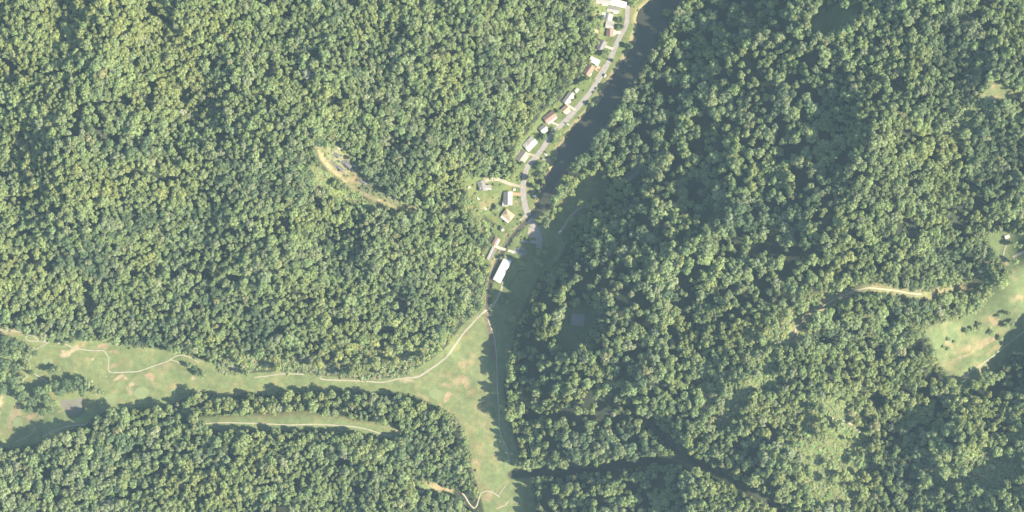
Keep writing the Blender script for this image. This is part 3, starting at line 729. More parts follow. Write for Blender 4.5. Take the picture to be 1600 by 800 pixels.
house('bright white roofed mobile home standing above the brown gabled house', 929, 95.5, 15, 7.5, -26, 'white_metal', wh=2.8, rh=0.9, name='mobile_home', cat='mobile home', por=(4, -1, 1.6, 'white_metal', 5))
house('brown gabled house half dark half light beside a reddish deck', 920, 109.5, 16.5, 11.5, 57, 'dark_brown', 'brown', wall='cream', rh=2.6, por=(5, -1, 1.8, 'cream', -5), chim=(2, 1.2))
house('long grey roofed house with pale porch strip set back from the road', 888, 153, 20, 8.5, 54, 'mid_grey', 'pale_grey', por=(13, -1, 2.4, 'cream'), rh=1.5)
house('small tan brown roofed cottage with white porch right by the road', 883.5, 171, 10.5, 9.5, 42, 'brown', 'tan', por=(8, -1, 2.6, 'white_metal'), rh=1.7)
house('brown roofed ranch house with long white front porch and lawn around', 859, 183, 19, 11, 37, 'dark_brown', 'brown', por=(17, -1, 2.6, 'white_metal'), wall='white_wall', rh=2.0, chim=(-2, 1.4))
house('small grey roofed cottage beside the dark conifer and above the white house', 849, 201, 11, 9.5, 38, 'mid_grey', 'pale_grey', por=(8.5, -1, 2.0, 'white_metal'))
house('wide pale grey white roofed house just above the gravel drive', 828, 225, 19, 13.5, 46, 'pale_grey', 'white_metal', rh=1.8, wing=(-5.5, -1.5, 9, 7, 2.7, 1.6, 'white_metal', 90), chim=(1.0, 2.8))
house('pinkish grey gabled house just below the gravel drive at the wood', 816, 245, 18, 12, 54, 'mid_grey', 'pink_tan', rh=2.4, por=(12, -1, 2.0, 'cream'))
house('grey stepped roof house alone on the lawn at the gravel drive end', 753, 290, 14, 10.5, -74, 'mid_grey', 'mid_grey', wall='brick', rh=1.7, wing=(4.8, 4.5, 17, 7.5, 2.7, 1.3, 'pale_grey', 76), chim=(-2, 1.2))
house('tall pale grey roofed house above the tan roofed one by the orange drive', 793.5, 310, 20, 13, 89, 'mid_grey', 'pale_grey', wh=3.6, rh=3.0, wing=(-9.0, 4.0, 8.5, 6.5, 2.7, 1.4, 'pale_grey', 90), chim=(2, -3.2))
house('brown roofed shed with cream lean-to beside the pale creek bridge', 774.5, 377, 11.5, 6.0, 62, 'brown', 'brown', wh=2.3, rh=0.9, name='shed', cat='shed', por=(10.5, -1, 2.2, 'white_metal'), opn=False)
house('long narrow grey shed with white roof edge just below the creek bridge', 767.5, 396, 21, 5.0, 64, 'white_metal', 'dark_brown', wh=2.2, rh=1.1, name='shed', cat='shed', por=(18, -1, 1.8, 'mid_grey'), opn=False, wall='white_wall')
house('very long bright white metal roofed building beside the lane south of the bridge', 784.5, 422.5, 37, 12, 63, 'white_metal', 'white_metal', wh=3.6, rh=1.6, name='long_building', cat='building', wing=(19.5, -1.0, 6, 9, 3.0, 1.2, 'mid_grey', 0))
house('grey roofed house lying in deep shade in the yard left of the wood', 903, 499.5, 19, 17, -4, 'mid_grey', 'mid_grey', rh=2.4)
house('grey roofed barn half hidden among shaded trees east of the river', 988, 273, 21, 11, 38, 'mid_grey', 'pale_grey', rh=2.2, name='barn', cat='barn')
house('tiny white roofed cabin alone at the edge of the right hand meadow', 1573, 370, 6.5, 4.5, 20, 'white_metal', 'pale_grey', wh=2.3, rh=0.9, name='cabin', cat='cabin')
house('small white garden shed in the trees left of the long grey house', 901, 141, 5, 4, 50, 'white_metal', wh=2.2, rh=0.8, name='shed', cat='shed', opn=False)
house('small dark shed behind the pinkish grey house', 809, 238.5, 6.5, 3.0, 55, 'dark_brown', wh=2.2, rh=0.7, name='shed', cat='shed', opn=False)
house('small tan roofed cabin standing between trees in the west wood', 761, 219, 8, 6, 10, 'tan', 'pink_tan', wh=2.4, rh=1.2, name='cabin', cat='cabin')
house('small pale roofed shed just below the cabin in the west wood', 766, 223.5, 6.5, 4, 35, 'white_metal', 'brown', wh=2.2, rh=0.8, name='shed', cat='shed', opn=False)
house('tiny pale garden shed above the creek left of the tan roofed house', 785.5, 359.5, 4, 3, 30, 'white_metal', 'pink_tan', wh=2.1, rh=0.6, name='shed', cat='shed', opn=False)
house('tiny white well house on the lawn left of the grey stepped house', 733, 292.5, 2.6, 2.2, 10, 'white_metal', wh=1.8, rh=0.6, name='well_house', cat='shed', opn=False)
house('tiny white pump house on the lawn above the tall pale house', 803.5, 296, 2.6, 2.2, 10, 'white_metal', wh=1.8, rh=0.6, name='pump_house', cat='shed', opn=False)

# tan hipped house
def hip_house(label, u, v, L, W, ang):
    z, z2 = base_z(u, v, L, W, ang); p = P(u, v); p.z = (z + z2)/2
    root = empty('house', p, R(ang)); tag(root, label, 'house')
    walls(root, L, W, 3.0, 0.1, M['brick'], low=3, top=False)
    a, b, e = L/2 + 0.6, W/2 + 0.6, 2.9; r = L/2 - W/2 + 0.6; t = 5.6
    c = [(-a,-b,e),(a,-b,e),(a,b,e),(-a,b,e),(-r,0,t),(r,0,t)]
    for q in ((0,1,5,4),(1,2,5),(2,3,4,5),(3,0,4)):
        mb = MB(); top = [c[i] for i in q]; bot = [(x, y, zz - 0.2) for x, y, zz in top]
        mb.v = top + bot; n = len(q)
        mb.f = [tuple(range(n)), tuple(range(n, 2*n))[::-1]] + [(i, n+i, n+(i+1)%n, (i+1)%n) for i in range(n)]; mb.m = [0]*(n+2)
        mb.build('roof_slope', M['tan'], root)
    mb = MB(); mb.tube([(-r,0,t+.03),(r,0,t+.03)], [.14,.14], 6)
    for s in (-1,1):
        for q in (-1,1): mb.tube([(s*r,0,t+.03),(s*a,q*b,e+.03)], [.14,.14], 6)
    mb.build('ridge_cap', M['tan'], root)
    openings(root, L, W, 3.0, -1)
    mb = MB(); mb.prism([(-W/2-0.02, 2.5),(-W/2-4.2, 2.15),(-W/2-4.2, 2.32),(-W/2-0.02, 2.68)], L*0.95); mb.build('porch_roof', M['cream'], root)
    for i in range(5):
        q = link('porch_post', POST, root); q.location = (-L*0.44 + L*0.88*i/4, -W/2 - 3.9, -0.25)
    c_ = link('chimney', CHIM, root); c_.location = (-2.5, 1.5, 5.2)
hip_house('tan hip roofed house lowest of the three around the lawn by the creek', 794, 336, 16, 12, -38)

# decks
def deck(label, u, v, L, W, ang, m, z=None, hgt_=0.5, cat='deck', name='deck'):
    p = P(u, v) if z is None else P(u, v, z=z)
    root = empty(name, p, R(ang)); tag(root, label, cat)
    n = max(4, int(L / 0.45)); pl = MB(); pl.box((0, 0, 0), (L/n - 0.03, W, 0.06)); pm = pl.mesh('plank', m)
    for i in range(n):
        o = link('plank', pm, root); o.location = (-L/2 + (i + .5)*L/n, 0, hgt_ + random.uniform(-.008, .008))
    mb = MB(); 
    for s in (-1, 1): mb.box((0, s*(W/2 - .2), hgt_ - .13), (L - .1, .12, .18))
    mb.build('joist', M['wood'], root)
    pp = MB(); pp.tube([(0,0,-3.0),(0,0,hgt_+.5)], [.11,.10], 7); pmesh = pp.mesh('post', M['bark'])
    for sx in (-1, 1):
        for sy in (-1, 1):
            o = link('post', pmesh, root); o.location = (sx*(L/2 - .2), sy*(W/2 + .12), 0)
    return root
deck('reddish brown square deck between the brown gabled house and the road', 934, 107, 8, 6, 57, M['red_wood'])
deck('small square wooden dock on the river bank right of the reddish deck', 964.5, 106.5, 5.5, 4, -5, M['wood'], z=-0.2, hgt_=0.35, cat='dock', name='dock')
deck('narrow wooden dock on the river bank beside the parked white car', 953, 122.5, 8.5, 3, -18, M['wood'], z=-0.2, hgt_=0.3, cat='dock', name='dock')
deck('pale wooden dock on the bank opposite the white roofed mobile home', 973, 87, 5, 4, 20, M['wood'], z=0.3, hgt_=0.3, cat='dock', name='dock')
deck('reddish landing stage on the bank at the top end of the road', 993.5, 20, 4.5, 9, -6, M['red_wood'], z=0.3, hgt_=0.4, cat='dock', name='dock')
deck('tiny pale landing on the bank beside the sunny grass patch', 934.5, 155, 3, 2, 20, M['concrete'], hgt_=0.3, cat='dock', name='dock')

# bridge over the creek
def bridge():
    a, b = P(771, 384.5), P(804, 394.5); z = max(a.z, b.z) + 0.5
    c = (a + b)/2; d = b - a; L = d.xy.length; ang = math.atan2(d.y, d.x)
    root = empty('bridge', (c.x, c.y, z), ang); tag(root, 'pale narrow concrete bridge crossing the creek to the two sheds', 'bridge')
    mb = MB(); mb.box((0, 0, 0), (L, 4.0, 0.35)); mb.build('deck_slab', M['concrete'], root)
    for s in (-1, 1):
        mb = MB(); mb.box((0, s*1.85, 0.75), (L, 0.1, 0.1)); mb.box((0, s*1.85, 0.45), (L, 0.06, 0.08))
        for i in range(12): mb.box((-L/2 + .3 + (L-.6)*i/11, s*1.85, .47), (.12, .14, .6))
        mb.build('railing', M['trim'], root)
    for x in (-L*0.02, L*0.28):
        mb = MB(); mb.box((x, 0, -2.2), (0.9, 3.4, 4.0)); mb.build('pier', M['concrete'], root)
bridge()

# ------------------------------------------------------------------ vehicles
def car_meshes():
    b = MB(); prof = [(-2.25,.35),(-2.3,.75),(-2.1,.95),(-1.5,1.0),(1.0,1.0),(2.1,.88),(2.3,.65),(2.25,.35)]
    def loft(mb, prof, w, inset):
        n = len(prof); s = len(mb.v)
        for sg in (-1, 1):
            for x, z in prof: mb.v.append((x, sg*(w - (inset if z > .8 else 0)), z))
        for i in range(n):
            j = (i+1) % n; mb.f.append((s+i, s+j, s+n+j, s+n+i)); mb.m.append(0)
        mb.f.append(tuple(s+i for i in range(n))); mb.f.append(tuple(s+n+i for i in range(n))[::-1]); mb.m += [0,0]
    loft(b, prof, .9, .06)
    b.prism([(-.68,1.44),(.68,1.44),(.62,1.5),(-.62,1.5)], 1.7)     # roof panel
    c = MB(); n = 4; lo = [(-1.75,-.82),(.95,-.82),(.95,.82),(-1.75,.82)]; hi = [(-1.2,-.68),(.25,-.68),(.25,.68),(-1.2,.68)]
    c.v = [(x,y,1.003) for x,y in lo] + [(x,y,1.437) for x,y in hi]; c.f = [(0,1,5,4),(1,2,6,5),(2,3,7,6),(3,0,4,7),(4,5,6,7)]; c.m = [0]*5
    t = MB(); t.tube([(0,-.11,0),(0,.11,0)], [.33,.33], 14); rm = MB(); rm.tube([(0,-.12,0),(0,.12,0)], [.19,.19], 10)
    hl = MB(); hl.box((0,0,0), (.08,.34,.14))
    return b, c.mesh('cabin_window', M['glass']), t.mesh('wheel', M['rubber']), rm.mesh('rim', M['rim']), hl.mesh('headlight', M['lamp'])
CB, CW, CT, CR, CHL = car_meshes()
bodies = {}
def car(label, u, v, ang, m, group=None):
    if m not in bodies: bodies[m] = CB.mesh('body', M[m])
    root = empty('parked_car', P(u, v, 0.30), R(ang)); tag(root, label, 'car')
    link('body', bodies[m], root); link('cabin_window', CW, root)
    for x in (-1.4, 1.4):
        for y in (-.82, .82):
            w = link('wheel', CT, root); w.location = (x, y, .33); link('rim', CR, w)
    for y in (-.6, .6): q = link('headlight', CHL, root); q.location = (2.28, y, .68)
    root['group'] = 'vehicles parked along the river road'
car('black car on the road nearest to the narrow wooden dock', 942.8, 117, 58, 'car_black')
car('white car on the verge between the black car and the narrow dock', 945.5, 118.8, 58, 'car_white')
car('dark blue car, upper of the two dark ones parked nose to tail', 931, 138, 60, 'car_blue')
car('black car, lower of the two dark ones parked nose to tail', 927, 143.8, 50, 'car_black')
car('black car at the road edge beside the shade of a verge tree', 918, 158, 20, 'car_black')
car('dark blue car on the road in front of the brown ranch house', 884, 192.5, -20, 'car_blue')
car('silver car on the verge in front of the brown ranch house', 887, 194.2, -20, 'car_silver')
car('black car parked across the lawn below the gravel drive', 852.5, 237.5, -22, 'car_black')
car('white car next to the black one below the gravel drive', 852.5, 241.5, -25, 'car_white')
car('white car on the grassy bank right of the orange drive', 834.5, 306.5, 5, 'car_white')
car('white car alone in the shaded field right of the parking apron', 874.5, 362, 40, 'car_white')
car('white car at the yard edge left of the shaded grey house', 880, 492.5, 30, 'car_white')
car('white car parked behind the grey stepped house', 747, 310, -60, 'car_white')

def boat(label, u, v, ang, z=None, L=5.0):
    mb = MB(); n = 8; secs = []
    for i in range(n + 1):
        t = i/n; x = -L/2 + L*t; w = 0.85*(1 - max(0, (t - .45)/.55)**2) + .03
        secs.append([(x,-w,.6+.15*t),(x,-w*.75,.08),(x,0,-.08+.1*t*t),(x,w*.75,.08),(x,w,.6+.15*t),(x,w*.88,.6+.15*t),(x,0,.14),(x,-w*.88,.6+.15*t)])
    for s in secs: mb.v += s
    for i in range(n):
        for j in range(8):
            k = (j+1) % 8; mb.f.append((i*8+j, (i+1)*8+j, (i+1)*8+k, i*8+k)); mb.m.append(0)
    mb.f.append(tuple(range(8))); mb.f.append(tuple(n*8+j for j in range(8))[::-1]); mb.m += [0, 0]
    root = empty('boat', P(u, v, 0.1) if z is None else P(u, v, z=z), R(ang)); tag(root, label, 'boat')
    mb.build('hull', M['car_white'], root)
    for x in (-1.2, .4): s = MB(); s.box((x, 0, .46), (.3, 1.3, .06)); s.build('seat', M['wood'], root)
boat('small white boat on the shaded water opposite the white roofed house', 950.5, 211.5, 70, z=-0.8, L=5)
boat('white boat on the dry grass at the wood edge below the grey house', 758.5, 326, -55, L=7)

# trash of the bench: dark rock ledges and a pale curved rock face
def rock(label, u, v, L, W, Hh, ang, m, seed, bend=0.0, name='rock_ledge'):
    r = random.Random(seed); mb = MB(); nx = max(6, int(L/1.6)); ny = 4; V = []
    for i in range(nx + 1):
        for j in range(ny + 1):
            x = -L/2 + L*i/nx; y = -W/2 + W*j/ny
            e = (1 - (2*i/nx - 1)**4) ** .5 * (1 - (2*j/ny - 1)**4)**.5 if 0 < i < nx and 0 < j < ny else 0
            V.append((x + r.uniform(-.3,.3), y + bend*(2*x/L)**2 + r.uniform(-.3,.3), Hh*e*r.uniform(.75,1.15) + (-.6 if e == 0 else 0)))
    mb.v = V
    for i in range(nx):
        for j in range(ny):
            a = i*(ny+1)+j; mb.f.append((a, a+ny+1, a+ny+2, a+1)); mb.m.append(0)
    o = mb.build(name, m); o.location = P(u, v, 0.05); o.rotation_euler = (0, 0, R(ang)); tag(o, label, 'rock')
rock('pale curved rock face at the top end of the hillside bench', 528, 231.5, 16, 3.2, 1.6, -14, M['pale_rock'], 1, bend=1.8, name='rock_outcrop')
rock('pale rock spur at the right end of the dark ledges on the bench', 553, 258.5, 9, 2.6, 1.5, -12, M['pale_rock'], 2, name='rock_outcrop')
rock('dark ledge nearest the dirt track on the hillside bench', 527, 260, 25, 5.5, 1.6, -38, M['rock'], 3)
rock('dark ledge in the middle of the hillside bench rocks', 536, 253, 30, 6.5, 2.0, -36, M['rock'], 4)
rock('dark ledge directly below the pale curved rock face', 524, 241, 16, 6, 1.8, -38, M['rock'], 5)
rock('dark ledge touching the pale rock spur on the bench', 547, 262, 17, 6, 1.8, -40, M['rock'], 6)
rock('grey ledge under the trees halfway along the hillside bench', 563, 282, 22, 5, 1.4, -28, M['rock'], 7)
rock('grey ledge at the lower right end of the hillside bench', 613, 309, 11, 4, 1.0, -30, M['rock'], 8)

def dead_trunk(label, u, v, L, ang, r0=.38, standing=False, seed=0):
    rr = random.Random(seed)
    mb = MB(); mb.tube([(-L/2 + L*i/6, rr.uniform(-.25,.25), .45 + rr.uniform(-.1,.15)) for i in range(7)], [r0*(1 - .11*i) for i in range(7)], 8)
    root = empty('fallen_trunk', P(u, v, 0.0), R(ang)); tag(root, label, 'fallen trunk')
    mb.build('trunk', M['dead_wood'], root)
    for i in range(3):
        b = MB(); x = L*(.05 + .14*i); s = (-1)**i
        b.tube([(x,0,.5),(x+1.2, s*1.2, .9),(x+2.0, s*2.6, 1.1)], [.14,.1,.04], 6); b.build('branch', M['dead_wood'], root)
for lab, u, v, L, a in (('bleached fallen trunk topmost left of the dirt bench head', 494, 230.5, 9, 2), ('bleached fallen trunk second down left of the bench head', 494, 237, 8, -2), ('bleached fallen trunk third down left of the bench head', 493, 248.5, 8, 8), ('bleached fallen trunk lowest left of the bench head', 487, 252.5, 9, -4),
    ('bleached fallen trunk in the wood right of the bench head', 613, 230, 18, -12), ('bleached fallen trunk on the shrub slope above the fairway path', 648, 560, 20, 8), ('bleached fallen trunk in the pale bushes above the fairway', 612, 586, 16, 10),
    ('bleached fallen trunk at the wood edge beside the arch of the cart path', 343, 566, 6, 40)):
    dead_trunk(lab, u, v, L, a, seed=int(u))

def pole(label, u, v, ang, wires=False):
    root = empty('utility_pole', P(u, v), R(ang)); tag(root, label, 'utility pole')
    mb = MB(); mb.tube([(0,0,-1),(0,0,10)], [.17,.11], 9); mb.build('shaft', M['bark'], root)
    mb = MB(); mb.box((0,0,9.4), (.12,2.4,.14)); mb.build('crossarm', M['wood'], root)
    for y in (-1,-.4,.4,1): mb = MB(); mb.tube([(0,y,9.47),(0,y,9.7)], [.06,.05], 6); mb.build('insulator', M['glass'], root)
pole('wooden utility pole beside the cart path below the long white building', 784.5, 457, 60)
pole('wooden utility pole on the bank opposite the house under dark trees', 995, 41, 80)
pole('wooden utility pole at the road edge above the white mobile home', 966, 83, 60)
pole('wooden utility pole on the lawn corner at the gravel drive junction', 811, 296, 80)
pole('wooden utility pole on the verge beside the brown ranch house', 893, 187, 50)

# ------------------------------------------------------------------ trees
TONES = {'yellow green': (0.190, 0.220, 0.082), 'light green': (0.172, 0.214, 0.085), 'mid green': (0.156, 0.202, 0.084),
         'dull green': (0.159, 0.190, 0.093), 'dark green': (0.088, 0.126, 0.059), 'grey green': (0.179, 0.205, 0.110), 'pale grey green': (0.243, 0.250, 0.174), 'bronze green': (0.192, 0.194, 0.095)}
UNIT_H = 4.6      # height of a unit tree whose crown radius is 1

def leaf_clumps(clumps, nq, smin, smax, r, zsquash=1.0):
    """clumps: rows (x,y,z,rad); returns verts, faces, per-vertex variation: many small leaf tufts over every clump"""
    V = []; F = []; A = []
    for (x, y, z, rc) in clumps:
        k = int(nq * (rc / 0.4) ** 2) + 6
        d = r.normal(size=(k, 3)); d /= np.linalg.norm(d, axis=1)[:, None]
        d[:, 2] = np.where(d[:, 2] < -0.35, -d[:, 2], d[:, 2])
        n = d + 0.34 * r.normal(size=(k, 3)); n /= np.linalg.norm(n, axis=1)[:, None]
        c = np.array([x, y, z]) + d * (rc * r.uniform(0.80, 1.08, (k, 1))) * np.array([1, 1, zsquash])
        t = np.cross(n, r.normal(size=(k, 3))); t /= np.linalg.norm(t, axis=1)[:, None] + 1e-9
        b = np.cross(n, t)
        s = r.uniform(smin, smax, (k, 1)); s2 = s * r.uniform(0.55, 1.0, (k, 1))
        vs_ = np.stack([c - t * s, c - b * s2 + t * s * 0.2, c + t * s, c + b * s2 - t * s * 0.15], 1)
        cv = r.uniform(0.82, 1.18)
        av = np.repeat(r.uniform(0.78, 1.24, k) * cv, 4)
        V.append(vs_.reshape(-1, 3)); A.append(av)
    V = np.concatenate(V); A = np.concatenate(A)
    return V, A

def quads_mesh(name, V, A):
    me = bpy.data.meshes.new(name); n = len(V)
    me.vertices.add(n); me.vertices.foreach_set('co', V.astype(np.float32).ravel())
    me.loops.add(n); me.loops.foreach_set('vertex_index', np.arange(n, dtype=np.int32))
    me.polygons.add(n // 4); me.polygons.foreach_set('loop_start', np.arange(0, n, 4, dtype=np.int32))
    me.update(calc_edges=True)
    a = me.attributes.new('leafvar', 'FLOAT', 'POINT'); a.data.foreach_set('value', A.astype(np.float32))
    me.materials.append(M['leaf'])
    return me

def broadleaf(seed):
    r = np.random.default_rng(100 + seed)
    n = int(r.integers(17, 28)); cl = []
    q_ = r.uniform(0.78, 1.0); sx, sy = 1.08 * q_ , 1.08 / (q_ ** .5) * .95
    lobes = r.uniform(0, 6.28, 3)
    for i in range(n):
        z = 1 - (i + 0.5) / n * 1.35; a = i * 2.39996 + r.uniform(-.4, .4)
        rr = math.sqrt(max(0, 1 - z * z)) * (0.74 + 0.14 * math.cos(3 * a + lobes[0]) + .08 * math.cos(5 * a + lobes[1])) * r.uniform(.72, 1.2)
        cl.append((rr * math.cos(a) * sx, rr * math.sin(a) * sy, 3.35 + 0.80 * z * r.uniform(.75, 1.25), r.choice([r.uniform(.15, .26), r.uniform(.24, .42)])))
    cl.append((0, 0, 3.2, .55))
    for i in range(7):
        t = i * .9 + r.uniform(-.3, .3); q = r.uniform(.35, .62)
        cl.append((q * math.cos(t), q * math.sin(t), r.uniform(2.1, 2.8), r.uniform(.24, .36)))
    V, A = leaf_clumps(cl, 70, .075, .14, r, 0.85)
    cm = quads_mesh('crown', V, A)
    mb = MB()
    mb.tube([(0,0,-.5),(0.02,0,0.1),(0.03,.03,1.3),(0,.02,2.6),(.02,0,3.6)], [.15,.105,.085,.06,.02], 8)
    for i in range(6):
        a = i * 1.05 + r.uniform(-.3, .3); z0 = r.uniform(1.7, 2.7); ln = r.uniform(.45, .75)
        mb.tube([(0.02,0.02,z0),(math.cos(a)*ln*.5, math.sin(a)*ln*.5, z0+.35),(math.cos(a)*ln, math.sin(a)*ln, z0+.75)], [.045,.03,.012], 6)
    return cm, mb.mesh('trunk', M['bark'])

def conifer(seed):
    r = np.random.default_rng(300 + seed); cl = []
    for L in range(9):
        t = L / 8; z = .8 + 3.7 * t; rad = .95 * (1 - t) ** .8 + .06; k = max(1, int(9 * (1 - t)) + 1)
        for i in range(k):
            a = i * 6.283 / k + L * .7 + r.uniform(-.2, .2)
            cl.append((rad * .72 * math.cos(a), rad * .72 * math.sin(a), z - .1 * rad, .15 + .16 * (1 - t)))
    V, A = leaf_clumps(cl, 60, .06, .11, r, 0.6)
    mb = MB(); mb.tube([(0,0,-.4),(0,0,1.5),(0,0,4.3)], [.1,.08,.015], 8)
    return quads_mesh('crown', V, A), mb.mesh('trunk', M['bark'])

def bush(seed):
    r = np.random.default_rng(500 + seed); cl = []
    n = int(r.integers(6, 11))
    for i in range(n):
        a = r.uniform(0, 6.28); q = math.sqrt(r.uniform(0, 1)) * .75
        cl.append((q * math.cos(a), q * math.sin(a), .45 + .5 * (1 - q) * r.uniform(.6, 1.2), r.uniform(.25, .45)))
    V, A = leaf_clumps(cl, 56, .11, .20, r, 0.8)
    return quads_mesh('leaves', V, A)

NB, NC, NS = 14, 3, 6
BL = [broadleaf(i) for i in range(NB)]
CO = [conifer(i) for i in range(NC)]
BU = [bush(i) for i in range(NS)]

def proto_collection(name, pairs):
    c = bpy.data.collections.new(name)
    for i, ms in enumerate(pairs):
        bm = bmesh.new()
        bm.from_mesh(ms[0]); nf = len(bm.faces)
        if len(ms) > 1: bm.from_mesh(ms[1])
        me = bpy.data.meshes.new('%s_%02d' % (name, i)); bm.faces.ensure_lookup_table()
        for k, f in enumerate(bm.faces): f.material_index = 0 if k < nf else 1
        bm.to_mesh(me); bm.free()
        me.materials.append(M['leaf'])
        if len(ms) > 1: me.materials.append(M['bark'])
        c.objects.link(bpy.data.objects.new('%s_%02d' % (name, i), me))
    return c
PB = proto_collection('tree_kind', BL + CO)
PS = proto_collection('bush_kind', [(m,) for m in BU])

def scatter(name, coll, pts, pick, rot, scl, tint):
    me = bpy.data.meshes.new(name); n = len(pts)
    me.vertices.add(n); me.vertices.foreach_set('co', np.asarray(pts, np.float32).ravel())
    a = me.attributes.new('pick', 'INT', 'POINT'); a.data.foreach_set('value', np.asarray(pick, np.int32))
    for nm, d in (('rot', rot), ('scl', scl), ('tint', tint)):
        a = me.attributes.new(nm, 'FLOAT_VECTOR', 'POINT'); a.data.foreach_set('vector', np.asarray(d, np.float32).ravel())
    o = link(name, me)
    ng = bpy.data.node_groups.new(name, 'GeometryNodeTree')
    ng.interface.new_socket('Geometry', in_out='INPUT', socket_type='NodeSocketGeometry')
    ng.interface.new_socket('Geometry', in_out='OUTPUT', socket_type='NodeSocketGeometry')
    N = ng.nodes; gi = N.new('NodeGroupInput'); go = N.new('NodeGroupOutput')
    iop = N.new('GeometryNodeInstanceOnPoints'); ci = N.new('GeometryNodeCollectionInfo')
    ci.inputs['Collection'].default_value = coll; ci.inputs['Separate Children'].default_value = True; ci.inputs['Reset Children'].default_value = True
    def attr(nm, t):
        q = N.new('GeometryNodeInputNamedAttribute'); q.data_type = t; q.inputs['Name'].default_value = nm; return q.outputs['Attribute']
    e2r = N.new('FunctionNodeEulerToRotation')
    L = ng.links
    L.new(gi.outputs[0], iop.inputs['Points']); L.new(ci.outputs[0], iop.inputs['Instance'])
    iop.inputs['Pick Instance'].default_value = True
    L.new(attr('pick', 'INT'), iop.inputs['Instance Index'])
    L.new(attr('rot', 'FLOAT_VECTOR'), e2r.inputs[0]); L.new(e2r.outputs[0], iop.inputs['Rotation'])
    L.new(attr('scl', 'FLOAT_VECTOR'), iop.inputs['Scale'])
    L.new(iop.outputs[0], go.inputs[0])
    md = o.modifiers.new('scatter', 'NODES'); md.node_group = ng
    return o

def plant_at(u, v, hh):
    """world foot of a tree whose crown middle is seen at map point (u,v)"""
    z = hgt(u, v); ug, vg = u, v
    for _ in range(3):
        k = (CAM_H - z - 0.72 * hh) / CAM_H
        x, y = (u - 800) * k, (400 - v) * k
        ug = 800 + x * CAM_H / (CAM_H - z); vg = 400 - y * CAM_H / (CAM_H - z)
        z = hgt(ug, vg)
    return Vector((x, y, z)), ug, vg

